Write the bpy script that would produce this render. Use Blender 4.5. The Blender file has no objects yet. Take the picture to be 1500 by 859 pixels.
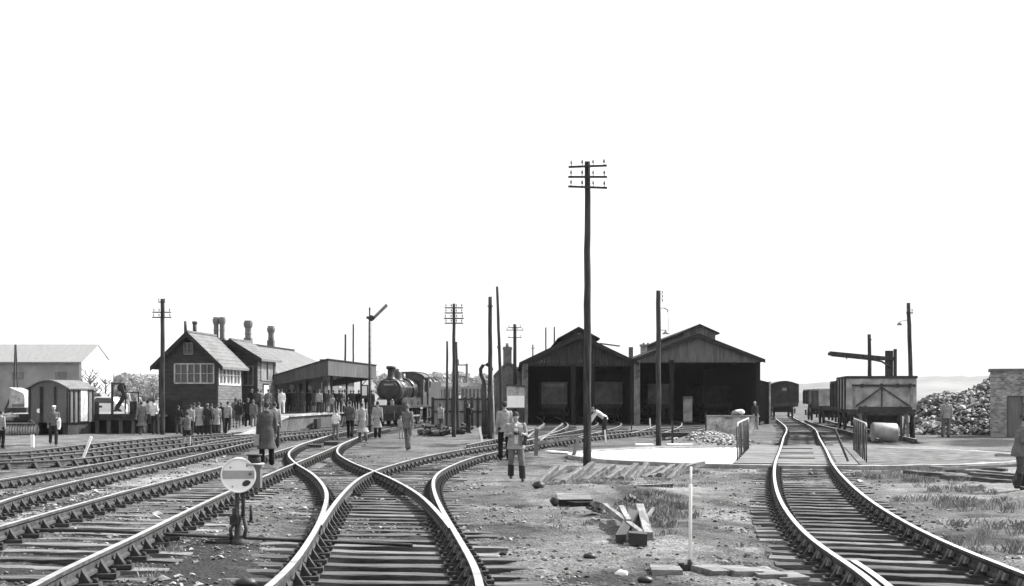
import bpy, math, random
import numpy as np
from mathutils import Vector, Matrix, Euler, noise as mnoise
random.seed(7); np.random.seed(7)
R_ = math.radians
scene = bpy.context.scene
COL = scene.collection
F = 2000.0; CX = 750.0; HY = 580.0; ZC = 1.80     # camera model in photograph pixels, camera at (0,0,ZC) looking +Y

# ------------------------------------------------------------------ terrain
def sp(v, w=.1):
    v = np.asarray(v, float)
    return w*np.logaddexp(0, v/w)
def RT(x, y):                                  # height of the rail tops: the yard rises gently towards the camera
    return sp(.61 - .022*np.asarray(y, float) - .03*np.clip(x, -6, 8))
def rt(x, y): return float(RT(x, y))
GOFF = .185
def gz(x, y): return rt(x, y) - GOFF
def px2w(px, py, off=0.0):                     # point of the rail-top surface (+off) seen at a pixel
    y = 40.0
    for _ in range(60):
        x = (px-CX)*y/F
        yn = (ZC - rt(x, y) - off)*F/max(py-HY, 1)
        y = .5*y + .5*yn
    return ((px-CX)*y/F, y)
def g2w(px, py): return px2w(px, py, -GOFF)
def zat(py, d): return ZC - (py-HY)*d/F
def xat(px, d): return (px-CX)*d/F

# ------------------------------------------------------------------ materials (all neutral greys: the film was black and white)
MATS = {}
def mat(name, base=.2, rough=.85, metal=0., amt=.25, scale=3., bump=.2, bscale=40., streak=None, detail=6, spec=.12, strength=None, dirt=0):
    if name in MATS: return MATS[name]
    m = bpy.data.materials.new(name); m.use_nodes = True
    nt = m.node_tree; N = nt.nodes; L = nt.links
    b = N['Principled BSDF']; b.inputs['Roughness'].default_value = rough; b.inputs['Metallic'].default_value = metal
    b.inputs['Specular IOR Level'].default_value = spec
    tc = N.new('ShaderNodeTexCoord'); mp = N.new('ShaderNodeMapping'); L.new(tc.outputs['Object'], mp.inputs[0])
    if streak: mp.inputs['Scale'].default_value = streak
    nz = N.new('ShaderNodeTexNoise'); nz.inputs['Scale'].default_value = scale; nz.inputs['Detail'].default_value = detail
    nz.inputs['Roughness'].default_value = .65
    L.new(mp.outputs[0], nz.inputs['Vector'])
    cr = N.new('ShaderNodeValToRGB'); lo = max(base*(1-amt*1.6), .003); hi = min(base*(1+amt*1.6), .95)
    cr.color_ramp.elements[0].position = .3; cr.color_ramp.elements[0].color = (lo, lo, lo, 1)
    cr.color_ramp.elements[1].position = .7; cr.color_ramp.elements[1].color = (hi, hi, hi, 1)
    L.new(nz.outputs['Fac'], cr.inputs[0])
    col = cr.outputs[0]
    if dirt:
        n2 = N.new('ShaderNodeTexNoise'); n2.inputs['Scale'].default_value = scale*.3; n2.inputs['Detail'].default_value = 4
        L.new(tc.outputs['Object'], n2.inputs['Vector'])
        r2 = N.new('ShaderNodeValToRGB'); r2.color_ramp.elements[0].position = .4; r2.color_ramp.elements[1].position = .65
        r2.color_ramp.elements[0].color = (1, 1, 1, 1); v = 1-dirt; r2.color_ramp.elements[1].color = (v, v, v, 1)
        L.new(n2.outputs['Fac'], r2.inputs[0])
        mx = N.new('ShaderNodeMix'); mx.data_type = 'RGBA'; mx.blend_type = 'MULTIPLY'; mx.inputs[0].default_value = 1
        L.new(col, mx.inputs[6]); L.new(r2.outputs[0], mx.inputs[7]); col = mx.outputs[2]
    L.new(col, b.inputs['Base Color'])
    if bump:
        n3 = N.new('ShaderNodeTexNoise'); n3.inputs['Scale'].default_value = bscale; n3.inputs['Detail'].default_value = 4
        L.new(mp.outputs[0], n3.inputs['Vector'])
        bp = N.new('ShaderNodeBump'); bp.inputs['Strength'].default_value = bump; bp.inputs['Distance'].default_value = .02
        L.new(n3.outputs['Fac'], bp.inputs['Height']); L.new(bp.outputs[0], b.inputs['Normal'])
    MATS[name] = m
    return m
def brick_mat(name, c1, c2, mortar, scale=1.0):
    if name in MATS: return MATS[name]
    m = bpy.data.materials.new(name); m.use_nodes = True; nt = m.node_tree; N = nt.nodes; L = nt.links
    b = N['Principled BSDF']; b.inputs['Roughness'].default_value = .9
    tc = N.new('ShaderNodeTexCoord'); sx = N.new('ShaderNodeSeparateXYZ'); L.new(tc.outputs['Object'], sx.inputs[0])
    ad = N.new('ShaderNodeMath'); L.new(sx.outputs[0], ad.inputs[0]); L.new(sx.outputs[1], ad.inputs[1])
    cb = N.new('ShaderNodeCombineXYZ'); L.new(ad.outputs[0], cb.inputs[0]); L.new(sx.outputs[2], cb.inputs[1])
    br = N.new('ShaderNodeTexBrick'); br.inputs['Scale'].default_value = 4.4*scale
    br.inputs['Color1'].default_value = (c1,)*3+(1,); br.inputs['Color2'].default_value = (c2,)*3+(1,)
    br.inputs['Mortar'].default_value = (mortar,)*3+(1,); br.inputs['Mortar Size'].default_value = .018
    L.new(cb.outputs[0], br.inputs['Vector'])
    nz = N.new('ShaderNodeTexNoise'); nz.inputs['Scale'].default_value = 1.3; nz.inputs['Detail'].default_value = 7
    L.new(tc.outputs['Object'], nz.inputs['Vector'])
    cr = N.new('ShaderNodeValToRGB'); cr.color_ramp.elements[0].position = .35; cr.color_ramp.elements[0].color = (.55, .55, .55, 1)
    cr.color_ramp.elements[1].position = .7; L.new(nz.outputs['Fac'], cr.inputs[0])
    mx = N.new('ShaderNodeMix'); mx.data_type = 'RGBA'; mx.blend_type = 'MULTIPLY'; mx.inputs[0].default_value = 1
    L.new(br.outputs['Color'], mx.inputs[6]); L.new(cr.outputs[0], mx.inputs[7]); L.new(mx.outputs[2], b.inputs['Base Color'])
    bp = N.new('ShaderNodeBump'); bp.inputs['Strength'].default_value = .4; bp.inputs['Distance'].default_value = .01
    L.new(br.outputs['Fac'], bp.inputs['Height']); bp.invert = True; L.new(bp.outputs[0], b.inputs['Normal'])
    MATS[name] = m; return m
def glass_mat():
    m = mat('window_glass', .05, .12, 0, .3, .8, 0, spec=.6); return m

m_sleeper = mat('sleeper_wood', .13, .95, 0, .55, 2.2, .9, 26, streak=(.6, 6, 6), dirt=.45)
m_sleeper2 = mat('sleeper_grey_wood', .22, .95, 0, .45, 2.2, .9, 26, streak=(.6, 6, 6), dirt=.4)
m_railside = mat('rail_rust', .055, .8, 0, .35, 8, .5, 50)
m_railtop = mat('rail_polished', .72, .38, 1.0, .3, 3, 0)
m_chair = mat('chair_iron', .055, .8, 0, .3, 9, .4, 50)
m_oldwood = mat('bleached_wood', .24, .95, 0, .4, 2.2, .9, 26, streak=(.6, 6, 6), dirt=.35)
m_key = mat('chair_key_wood', .16, .9, 0, .3, 9, .4, 50)
m_pole = mat('pole_tarred', .042, .9, 0, .55, 2, .7, 14, streak=(6, 6, .5))
m_iron = mat('iron_dark', .05, .55, 0, .3, 5, .2, 40)
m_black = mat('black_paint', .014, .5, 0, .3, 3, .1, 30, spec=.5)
m_boiler = mat('boiler_paint', .022, .3, 0, .35, 3, .08, 30, spec=.6)
m_cabside = mat('cab_side_paint', .075, .5, 0, .35, 2.5, .15, 30, dirt=.3, spec=.4)
m_grime = mat('grimy_side_paint', .13, .45, 0, .3, 2.5, .15, 30, dirt=.3, spec=.5)
m_soot_shade = mat('soot_and_shade_boards', .018, .9, 0, .35, 1.6, .5, 20, streak=(8, 8, .6))  # soot in the sheds; also stands for shade on the trough side
m_greyboard = mat('grey_boards', .16, .9, 0, .25, 1.6, .5, 20, streak=(8, 8, .6), dirt=.3)
m_darkclad = mat('dark_cladding', .028, .8, 0, .3, 2, .3, 20, streak=(1, 1, 9))
m_slate = mat('slate_roof', .15, .75, 0, .22, 3, .5, 12, streak=(2, 2, 2), dirt=.2)
m_paintw = mat('white_paint', .9, .5, 0, .06, 4, .1, 30)
m_paintdirty = mat('dirty_white_paint', .42, .7, 0, .3, 3, .2, 30, dirt=.3)
m_gwood = mat('weathered_timber', .2, .9, 0, .35, 2, .6, 20, streak=(6, 6, .6))
m_concrete = mat('pale_concrete', .66, .9, 0, .22, .9, .3, 14, dirt=.25, detail=9)
m_kerb = mat('concrete_kerb', .3, .9, 0, .25, 2.5, .4, 14, dirt=.3)
m_wagon = mat('wagon_side_paint', .36, .75, 0, .35, 1.6, .2, 20, dirt=.45)
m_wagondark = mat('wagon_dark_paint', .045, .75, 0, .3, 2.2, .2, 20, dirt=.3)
m_van = mat('van_boards', .14, .85, 0, .2, 2.2, .4, 16, streak=(9, 9, .5), dirt=.25)
m_fence = mat('fence_board', .26, .9, 0, .25, 2, .4, 16, streak=(8, 8, .6), dirt=.2)
m_beamwood = mat('bleached_beam', .27, .95, 0, .45, 2.2, .9, 26, streak=(6, .6, 6), dirt=.35)
m_loco = mat('loco_side_paint', .05, .45, 0, .3, 2.5, .15, 30, dirt=.3, spec=.4)
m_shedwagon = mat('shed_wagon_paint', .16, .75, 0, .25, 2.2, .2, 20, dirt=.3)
m_brick = brick_mat('sooty_brick', .2, .13, .3)
m_brickpale = brick_mat('pale_brick', .42, .14, .4, .62)
m_rooffar = mat('corrugated_roof', .22, .8, 0, .15, 2, .3, 12, streak=(6, .4, .4))
m_glass = glass_mat()
m_drum = mat('drum_steel', .24, .5, .3, .25, 2, .1, 20, dirt=.3)
m_skin = mat('skin', .28, .6, 0, .08, 20, 0)
m_hair = mat('hair_dark', .04, .7, 0, .3, 60, 0)
m_hairp = mat('hair_grey', .11, .7, 0, .3, 60, 0)
m_shoe = mat('shoe_leather', .03, .4, 0, .2, 20, 0)
def cloth(name, v): return mat('cloth_'+name, v, .95, 0, .18, 9, .35, 60)
c_black, c_dark, c_mid, c_grey, c_light, c_white = (cloth(n, v) for n, v in (('black', .012), ('dark', .03), ('mid', .07), ('grey', .125), ('light', .27), ('white', .6)))

# ------------------------------------------------------------------ mesh builder
class MB:
    def __init__(s): s.v = []; s.f = []; s.m = []; s.sm = []
    def add(s, vs, fs, mi=0, smooth=False):
        o = len(s.v); s.v.extend([tuple(p) for p in vs]); s.f.extend([tuple(i+o for i in f) for f in fs])
        s.m.extend([mi]*len(fs)); s.sm.extend([smooth]*len(fs)); return s
    def box(s, c, size, rot=None, mi=0, jit=0):
        hx, hy, hz = (q/2 for q in size); M = Euler(rot).to_matrix() if rot else Matrix.Identity(3)
        vs = []
        for x, y, z in ((-1,-1,-1),(1,-1,-1),(1,1,-1),(-1,1,-1),(-1,-1,1),(1,-1,1),(1,1,1),(-1,1,1)):
            p = Vector((x*hx, y*hy, z*hz))
            if jit: p += Vector([random.uniform(-jit, jit) for _ in range(3)])
            vs.append(M @ p + Vector(c))
        return s.add(vs, [(0,3,2,1),(4,5,6,7),(0,1,5,4),(1,2,6,5),(2,3,7,6),(3,0,4,7)], mi)
    def b2(s, lo, hi, mi=0):
        return s.box([(a+b)/2 for a, b in zip(lo, hi)], [abs(b-a) for a, b in zip(lo, hi)], None, mi)
    def beam(s, p0, p1, w, h, mi=0, up=(0,0,1)):
        p0 = Vector(p0); p1 = Vector(p1); d = (p1-p0).normalized(); u = Vector(up)
        if abs(d.dot(u)) > .99: u = Vector((0, 1, 0))
        r = d.cross(u).normalized(); u = r.cross(d)
        vs = [p + r*(a*w/2) + u*(b*h/2) for p in (p0, p1) for a, b in ((-1,-1),(1,-1),(1,1),(-1,1))]
        return s.add(vs, [(0,1,2,3),(4,7,6,5),(0,4,5,1),(1,5,6,2),(2,6,7,3),(3,7,4,0)], mi)
    def tube(s, pts, rad, seg=10, mi=0, smooth=True, asp=None, side=(1,0,0), cap=True):
        pts = [Vector(p) for p in pts]; n = len(pts)
        if not hasattr(rad, '__len__'): rad = [rad]*n
        rings = []; sd = Vector(side)
        for i, p in enumerate(pts):
            t = (pts[min(i+1, n-1)] - pts[max(i-1, 0)]).normalized()
            a = sd - t*sd.dot(t)
            if a.length < .05: a = Vector((0,1,0)) - t*t.y
            a.normalize(); b = t.cross(a)
            r = rad[i]; rx, ry = (r if hasattr(r, '__len__') else (r, r*(asp or 1)))
            rings.append([p + a*(math.cos(2*math.pi*k/seg)*rx) + b*(math.sin(2*math.pi*k/seg)*ry) for k in range(seg)])
        vs = [q for r in rings for q in r]; fs = []
        for i in range(n-1):
            for k in range(seg):
                k2 = (k+1) % seg
                fs.append((i*seg+k, i*seg+k2, (i+1)*seg+k2, (i+1)*seg+k))
        s.add(vs, fs, mi, smooth)
        if cap:
            o = len(s.v)-len(vs)
            s.f.append(tuple(o+k for k in range(seg))[::-1]); s.f.append(tuple(o+(n-1)*seg+k for k in range(seg)))
            s.m += [mi, mi]; s.sm += [False, False]
        return s
    def cyl(s, p0, p1, r0, r1=None, seg=14, mi=0): return s.tube([p0, p1], [r0, r0 if r1 is None else r1], seg, mi)
    def blob(s, c, r, n=6, m=8, mi=0, jit=0, rot=None, smooth=True):
        rx, ry, rz = r if hasattr(r, '__len__') else (r, r, r); vs = []; fs = []; c = Vector(c)
        M = Euler(rot).to_matrix() if rot else None
        for i in range(n+1):
            th = math.pi*i/n
            for k in range(m):
                ph = 2*math.pi*k/m; j = 1+random.uniform(-jit, jit)
                p = Vector((rx*math.sin(th)*math.cos(ph)*j, ry*math.sin(th)*math.sin(ph)*j, rz*math.cos(th)*j))
                if M: p = M @ p
                vs.append(c+p)
        for i in range(n):
            for k in range(m): fs.append((i*m+k, (i+1)*m+k, (i+1)*m+(k+1) % m, i*m+(k+1) % m))
        return s.add(vs, fs, mi, smooth)
    def prism(s, poly, a, b, axis='y', mi=0):          # poly in the two other axes, extruded from a to b
        n = len(poly)
        def P(u, v, t): return {'y': (u, t, v), 'x': (t, u, v), 'z': (u, v, t)}[axis]
        vs = [P(u, v, a) for u, v in poly] + [P(u, v, b) for u, v in poly]
        fs = [tuple(range(n)), tuple(range(n, 2*n))[::-1]] + [(i, i+n, (i+1) % n + n, (i+1) % n) for i in range(n)]
        return s.add(vs, fs, mi)
    def xf(s, M):
        s.v = [tuple(M @ Vector(p)) for p in s.v]; return s
    def build(s, name, mats, parent=None, loc=None, recalc=True):
        me = bpy.data.meshes.new(name); me.from_pydata(s.v, [], s.f)
        if not isinstance(mats, (list, tuple)): mats = [mats]
        for q in mats: me.materials.append(q)
        me.polygons.foreach_set('material_index', s.m); me.polygons.foreach_set('use_smooth', s.sm)
        if recalc:
            import bmesh
            bm = bmesh.new(); bm.from_mesh(me); bmesh.ops.recalc_face_normals(bm, faces=bm.faces); bm.to_mesh(me); bm.free()
        me.update()
        o = bpy.data.objects.new(name, me); COL.objects.link(o)
        if parent: o.parent = parent
        if loc: o.location = loc
        return o
def tag(o, label=None, cat=None, group=None, kind=None):
    if label: o['label'] = label
    if cat: o['category'] = cat
    if group: o['group'] = group
    if kind: o['kind'] = kind
    return o
def thing(name, label, cat, loc=(0,0,0), rz=0, group=None):
    o = bpy.data.objects.new(name, None); COL.objects.link(o); o.location = loc; o.rotation_euler = (0, 0, rz)
    o.empty_display_size = .2
    return tag(o, label, cat, group)
def kids(o): return [c for c in bpy.data.objects if c.parent == o]
def copy_tree(o, parent=None, loc=None, rz=None, label=None):
    c = o.copy(); COL.objects.link(c)
    if parent: c.parent = parent
    for ch in kids(o): copy_tree(ch, c)
    if loc is not None: c.location = loc
    if rz is not None: c.rotation_euler = (0, 0, rz)
    if label: c['label'] = label
    return c

# ------------------------------------------------------------------ camera, light, sky
cam = bpy.data.cameras.new('camera'); camo = bpy.data.objects.new('camera', cam); COL.objects.link(camo); scene.camera = camo
camo.location = (0, 0, ZC); camo.rotation_euler = (R_(90), 0, 0)
cam.sensor_width = 36; cam.lens = 36*F/1500; cam.shift_x = 0; cam.shift_y = (HY-429.5)/1500; cam.clip_end = 5000; cam.clip_start = .1
SUN_EL, SUN_AZ = R_(44), math.atan2(.80, .42)      # azimuth measured from +Y towards +X
sd = Vector((math.sin(SUN_AZ)*math.cos(SUN_EL), math.cos(SUN_AZ)*math.cos(SUN_EL), math.sin(SUN_EL)))
sun = bpy.data.lights.new('sun', 'SUN'); sun.energy = 4.2; sun.angle = R_(.5); sun.color = (1, .995, .985)
suno = bpy.data.objects.new('sun', sun); COL.objects.link(suno); suno.rotation_euler = (-sd).to_track_quat('-Z', 'Y').to_euler(); suno.location = (30, 20, 40)
w = bpy.data.worlds.new('World'); scene.world = w; w.use_nodes = True; nt = w.node_tree
sky = nt.nodes.new('ShaderNodeTexSky'); sky.sky_type = 'NISHITA'; sky.sun_disc = False; sky.sun_elevation = SUN_EL; sky.sun_rotation = SUN_AZ
sky.dust_density = 4.0; sky.air_density = 1.5
bw = nt.nodes.new('ShaderNodeRGBToBW'); bg = nt.nodes['Background']; bg.inputs[1].default_value = .15
mxn = nt.nodes.new('ShaderNodeMath'); mxn.operation = 'MAXIMUM'; mxn.inputs[1].default_value = 3.6      # thin high cloud: never darker than this
nt.links.new(sky.outputs[0], bw.inputs[0]); nt.links.new(bw.outputs[0], mxn.inputs[0]); nt.links.new(mxn.outputs[0], bg.inputs[0])
scene.view_settings.view_transform = 'Standard'; scene.view_settings.look = 'None'; scene.view_settings.gamma = 1
scene.view_settings.exposure = 1.0
# ------------------------------------------------------------------ tracks
G2 = .7175 + .035
def smooth_path(pts, step=.25, it=60):
    pts = [Vector((p[0], p[1])) for p in pts]; pts.sort(key=lambda p: p.y)
    q = [pts[0]*2-pts[1]] + pts + [pts[-1]*2-pts[-2]]; out = []
    for i in range(1, len(q)-2):
        a, b, c, d = q[i-1:i+3]; n = max(2, int((c-b).length/step))
        for k in range(n):
            t = k/n
            out.append(.5*((2*b)+(c-a)*t+(2*a-5*b+4*c-d)*t*t+(3*b-a-3*c+d)*t**3))
    out.append(pts[-1])
    res = [out[0]]; acc = 0
    for i in range(1, len(out)):
        seg = out[i]-out[i-1]; L = seg.length
        while acc+L >= step and L > 0:
            t = (step-acc)/L; p = out[i-1]+seg*t; res.append(p); out[i-1] = p; seg = out[i]-p; L = seg.length; acc = 0
        acc += L
    A = np.array([[p.x, p.y] for p in res])
    for _ in range(it): A[1:-1] = .25*A[:-2]+.5*A[1:-1]+.25*A[2:]
    return A
def tang(A):
    T = np.gradient(A, axis=0); T /= np.linalg.norm(T, axis=1)[:, None]; return T
def offset(A, d):                                   # d>0: right-hand side going away
    T = tang(A); return A + np.stack([T[:, 1], -T[:, 0]], 1)*d
PROF = [(-.031,0,1),(.031,0,1),(.032,-.03,0),(.012,-.05,0),(.010,-.105,0),(.032,-.12,0),(.032,-.145,0),(-.032,-.145,0),(-.032,-.12,0),(-.010,-.105,0),(-.012,-.05,0),(-.032,-.03,0)]
def rail_mesh(A, name, parent, lift=0, z0=None, skip=2):
    A = A[::skip] if len(A) > 6 else A
    T = tang(A); n = len(PROF); vs = []; mb = MB()
    for (x, y), (tx, ty) in zip(A, T):
        z = (rt(x, y) if z0 is None else z0)+lift
        for u, v, _ in PROF: vs.append((x+ty*u, y-tx*u, z+v))
    fs = []; ms = []
    for i in range(len(A)-1):
        for k in range(n):
            k2 = (k+1) % n; fs.append((i*n+k, i*n+k2, (i+1)*n+k2, (i+1)*n+k)); ms.append(1 if k == 0 else 0)
    mb.add(vs, fs); mb.m = ms
    mb.add([vs[k] for k in range(n)], [tuple(range(n))]); mb.add([vs[(len(A)-1)*n+k] for k in range(n)], [tuple(range(n))])
    return mb.build(name, [m_railside, m_railtop], parent)
# sleeper variants
def sleeper_mb(L=2.6, w=.26, h=.13):
    mb = MB(); nx, ny = 10, 3; top = []
    def P(i, j, z):
        x = -L/2+L*i/nx; y = -w/2+w*j/ny
        e = random.uniform(-.012, .012)
        return (x+(random.uniform(-.02, .02) if i in (0, nx) else 0), y+e*(1 if j in (0, ny) else .3), z + (random.uniform(-.012, .004) if j in (0, ny) or i in (0, nx) else random.uniform(-.006, .003)))
    vs = [P(i, j, 0) for i in range(nx+1) for j in range(ny+1)]
    N = len(vs); vs += [(x, y, z-h) for x, y, z in vs]
    id_ = lambda i, j: i*(ny+1)+j
    fs = [(id_(i, j), id_(i+1, j), id_(i+1, j+1), id_(i, j+1)) for i in range(nx) for j in range(ny)]
    for i in range(nx):
        for j in (0, ny): fs.append((id_(i, j), id_(i+1, j), id_(i+1, j)+N, id_(i, j)+N))
    for j in range(ny):
        for i in (0, nx): fs.append((id_(i, j), id_(i, j+1), id_(i, j+1)+N, id_(i, j)+N))
    return mb.add(vs, fs)
def sleeper_mesh(L): 
    o = sleeper_mb(L).build('sleeper', m_sleeper); me = o.data; bpy.data.objects.remove(o); return me
SLV = {}
def sleeper_variants(L):
    k = round(L*4)/4
    if k not in SLV: SLV[k] = [sleeper_mesh(k) for _ in range(5)]
    return SLV[k]
def chair_mb():
    mb = MB()
    mb.b2((-.19, -.09, -.19), (.19, .09, -.155))
    for s in (-1, 1):
        mb.prism([(s*.034, -.155), (s*.125, -.155), (s*.11, -.14), (s*.06, -.065), (s*.05, -.04), (s*.034, -.12)], -.045, .045)
        mb.tube([(s*.15, 0, -.155), (s*.15, 0, -.12)], .022, 6)
    mb.prism([(-.075, -.115), (-.03, -.115), (-.014, -.06), (-.05, -.05)], -.13, .10, mi=1)
    return mb
_c = chair_mb().build('rail_chair', [m_chair, m_key]); CHAIR = _c.data; bpy.data.objects.remove(_c)
SLEEPER_POINTS = []; TRACKPTS = []
def slope_at(x, y, a):
    c, s = math.cos(a), math.sin(a); return -math.atan((rt(x+c, y+s)-rt(x-c, y-s))/2)
def place_sleepers(root, spots, near, chairs=True, grey=0.25):
    """spots: (x, y, angle, length, [rail positions]) ; the nearest ones are parts, the rest one mass"""
    spots = sorted(spots, key=lambda s: s[1]); far = MB()
    sv = np.empty(len(CHAIR.vertices)*3); CHAIR.vertices.foreach_get('co', sv); sv = sv.reshape(-1, 3)
    for i, (x, y, a, L, rails) in enumerate(spots):
        z = rt(x, y)-.19 + random.uniform(-.008, .004); SLEEPER_POINTS.append((x, y, a, L))
        if i < near:
            me = random.choice(sleeper_variants(L))
            o = bpy.data.objects.new('sleeper', me); COL.objects.link(o); o.parent = root
            o.location = (x-root.location.x, y-root.location.y, z-root.location.z); o.rotation_euler = (random.uniform(-.01, .01), slope_at(x, y, a)+random.uniform(-.006, .006), a+random.uniform(-.025, .025))
            o.material_slots[0].link = 'OBJECT'; o.material_slots[0].material = m_sleeper2 if random.random() < grey else m_sleeper
            if chairs:
                for (rx, ry, ra) in rails:
                    c = bpy.data.objects.new('rail_chair', CHAIR); COL.objects.link(c); c.parent = o
                    c.matrix_parent_inverse = o.matrix_basis.inverted()
                    c.location = (rx-root.location.x, ry-root.location.y, rt(rx, ry)-root.location.z); c.rotation_euler = (0, 0, ra)
        else:
            far.box((x-root.location.x, y-root.location.y, z-.07-root.location.z), (L, .25, .14), (0, slope_at(x, y, a), a), 0, .01)
            if chairs and y < 75:
                for (rx, ry, ra) in rails:
                    M = Matrix.Translation((rx-root.location.x, ry-root.location.y, rt(rx, ry)-root.location.z)) @ Matrix.Rotation(ra, 4, 'Z')
                    for s in (-1, 1): far.add([M @ Vector(p) for p in ((s*.034, -.05, -.19), (s*.17, -.05, -.19), (s*.07, -.05, -.04), (s*.034, -.05, -.04), (s*.034, .05, -.19), (s*.17, .05, -.19), (s*.07, .05, -.04), (s*.034, .05, -.04))],
                        [(0,1,2,3),(4,7,6,5),(1,5,6,2),(2,6,7,3)], 1)
    if far.v: tag(far.build('distant_sleepers', [m_sleeper, m_chair], root), kind='stuff')
def fishplate(root, p, tv):
    a = math.atan2(-tv[0], tv[1]); mb = MB()
    for s in (-1, 1):
        mb.box((s*.024, 0, -.08), (.022, .46, .06))
        for yy in (-.17, -.06, .06, .17): mb.tube([(s*.034, yy, -.08), (s*.055, yy, -.08)], .014, 6)
    mb.box((0, 0, .0008), (.069, .009, .0012), None, 0)
    o = mb.build('fishplate', m_railside, root); o.matrix_parent_inverse = Matrix.Translation(root.location).inverted(); o.location = (p[0], p[1], rt(p[0], p[1])); o.rotation_euler = (0, 0, a)
def make_track(label, A, near=60, grey=.3, spacing=.74, sleepers=True, skip_rng=(), chairs=True, z0=None, group=None, name='railway_track'):
    root = thing(name, label, 'railway track', (float(A[0][0]), float(A[0][1]), 0), 0, group)
    def loc(B): return B - A[0]
    def rl(B, nm='rail'):
        o = rail_mesh(B, nm, root, z0=z0); o.matrix_parent_inverse = Matrix.Translation(root.location).inverted(); return o
    rl(offset(A, -G2)); rl(offset(A, G2))
    TRACKPTS.append(A)
    if near >= 20:
        for g in (-G2, G2):
            B = offset(A, g); TB = tang(B)
            for k in range(random.randint(8, 18), len(B), 44):
                if B[k][1] > 45: break
                fishplate(root, B[k], TB[k])
    if sleepers:
        T = tang(A); step = np.linalg.norm(A[1]-A[0]); k = max(1, int(round(spacing/step))); spots = []
        acc = 0
        s = np.concatenate([[0], np.cumsum(np.linalg.norm(np.diff(A, axis=0), axis=1))])
        for d in np.arange(.3, s[-1], spacing):
            d += random.uniform(-.04, .04)
            x, y = np.interp(d, s, A[:, 0]), np.interp(d, s, A[:, 1])
            if any(lo < y < hi for lo, hi in skip_rng): continue
            tx, ty = np.interp(d, s, T[:, 0]), np.interp(d, s, T[:, 1]); a = math.atan2(-tx, ty)
            spots.append((x, y, a, 2.6, [(x+ty*g, y-tx*g, a) for g in (-G2, G2)]))
        place_sleepers(root, spots, near, chairs, grey)
    return root

def ctr(lst): return [px2w(a, b) for a, b in lst]
# centre lines, from the picture of the rails to the ground
CL = smooth_path([(-.93, 4.5), (-.935, 7)] + ctr([(564, 845), (564, 811), (566, 784), (563, 765), (556, 741.7), (547.6, 723.6), (529, 707), (505, 692), (482, 682), (470, 675), (461, 668), (458.5, 661.8), (463.5, 655.8), (472, 650.6), (489, 644.6), (505, 639)]) + [(-7.6, 70)])
CR = smooth_path([(-.93, 4.5), (-.935, 7)] + ctr([(564, 845), (564, 811), (566, 784), (566, 765), (568, 735.7), (572, 717.6), (578.5, 704), (586, 696.5), (596.5, 690), (610, 684.4), (637.5, 675), (660, 668.7), (693, 661.8), (761, 650), (829, 641), (912, 633), (1005, 626)]) + [(13.6, 86), (16.6, 95), (19.6, 104), (22.0, 112)])
def shifted(lst, dx): return [(p[0]+dx, p[1]) for p in ctr(lst)]
T1 = smooth_path([(-3.45, 4.5), (-3.6, 6.5)] + shifted([(36, 859), (119, 821.6), (193, 788.4), (256, 756.8), (300, 735.7), (337, 719), (382.6, 699.5), (434, 677.8), (488, 655.8)], -.755) + [(-7.54, 61), (-7.62, 70), (-7.3, 80), (-6.35, 90), (-5.2, 104), (-3, 130), (2, 170)])
_c = shifted([(0, 734), (99.5, 707), (193, 687.4), (256, 673.9)], -.755)
T2 = smooth_path([(-6.0, 10.5), (-6.5, 13.5)] + _c + [(-10.35, 43), (-10.85, 53), (-10.75, 61), (-10.1, 67), (-8.6, 76), (-7.5, 86), (-6.5, 95)])
T3 = smooth_path([(-26, 25), (-20.8, 35)] + ctr([(27, 664), (134, 653), (182, 648.5), (236, 643), (300, 638), (345, 634.5)]) + [(-12.1, 66), (-10.6, 76), (-8.9, 88)])
T4 = smooth_path([(-22.5, 22), (-17.2, 32)] + ctr([(32, 675), (105, 668), (150, 664), (200, 659.5), (252, 654), (306, 648.5)]) + [(-11.6, 57), (-10.9, 63)])
TR = smooth_path([(2.75, 4.5), (3.2, 8)] + ctr([(1423, 857.7), (1363, 829), (1316, 808), (1279, 787), (1244, 763), (1212, 735.7), (1192.5, 711.5), (1181, 690), (1177, 675), (1176.5, 660), (1174, 642), (1171, 626)]) + [(22.0, 110), (27.5, 140)])
TS1 = smooth_path([(-.9, 50), (.2, 58), (1.6, 70), (2.6, 82), (2.9, 94), (2.9, 118)])
TS2 = smooth_path([(1.6, 57), (3.2, 66), (5.2, 78), (6.3, 88), (6.5, 95), (6.5, 118)])
TS3 = smooth_path([(6.5, 66), (8.6, 77), (10.2, 88), (10.7, 95), (10.7, 118)])
TS4 = smooth_path([(10.4, 71), (12.8, 81), (14.2, 90), (14.6, 95), (14.6, 118)])
TC = smooth_path([(16.1, 57), (16.8, 62), (18.2, 72), (19.9, 85), (22.6, 102)])

# the turnout in front of the camera
def cut(A, y0, y1=1e9): return A[(A[:, 1] >= y0) & (A[:, 1] <= y1)]
CLc = cut(CL, 0, 60.5); TOE = px2w(567, 775)[1]
root = thing('railway_turnout', 'curving points in the centre foreground whose two routes part beyond a crossing', 'railway points', (0, 12, 0))
def rl(B, nm, lift=0):
    o = rail_mesh(B, nm, root, lift); o.matrix_parent_inverse = Matrix.Translation(root.location).inverted(); return o
rl(offset(CLc, -G2), 'stock_rail'); rl(offset(CR, G2), 'stock_rail')
rl(cut(offset(CLc, G2), TOE+.2), 'switch_rail', .003); rl(cut(offset(CR, -G2), TOE+.2), 'switch_rail', .0)
TRACKPTS += [CLc, CR]
for B, k in ((offset(CLc, -G2), 14), (offset(CR, G2), 22), (offset(CLc, -G2), 60), (offset(CR, G2), 66), (offset(CR, -G2), 110), (offset(CLc, G2), 112)): fishplate(root, B[k], tang(B)[k])
spots = []
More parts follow.
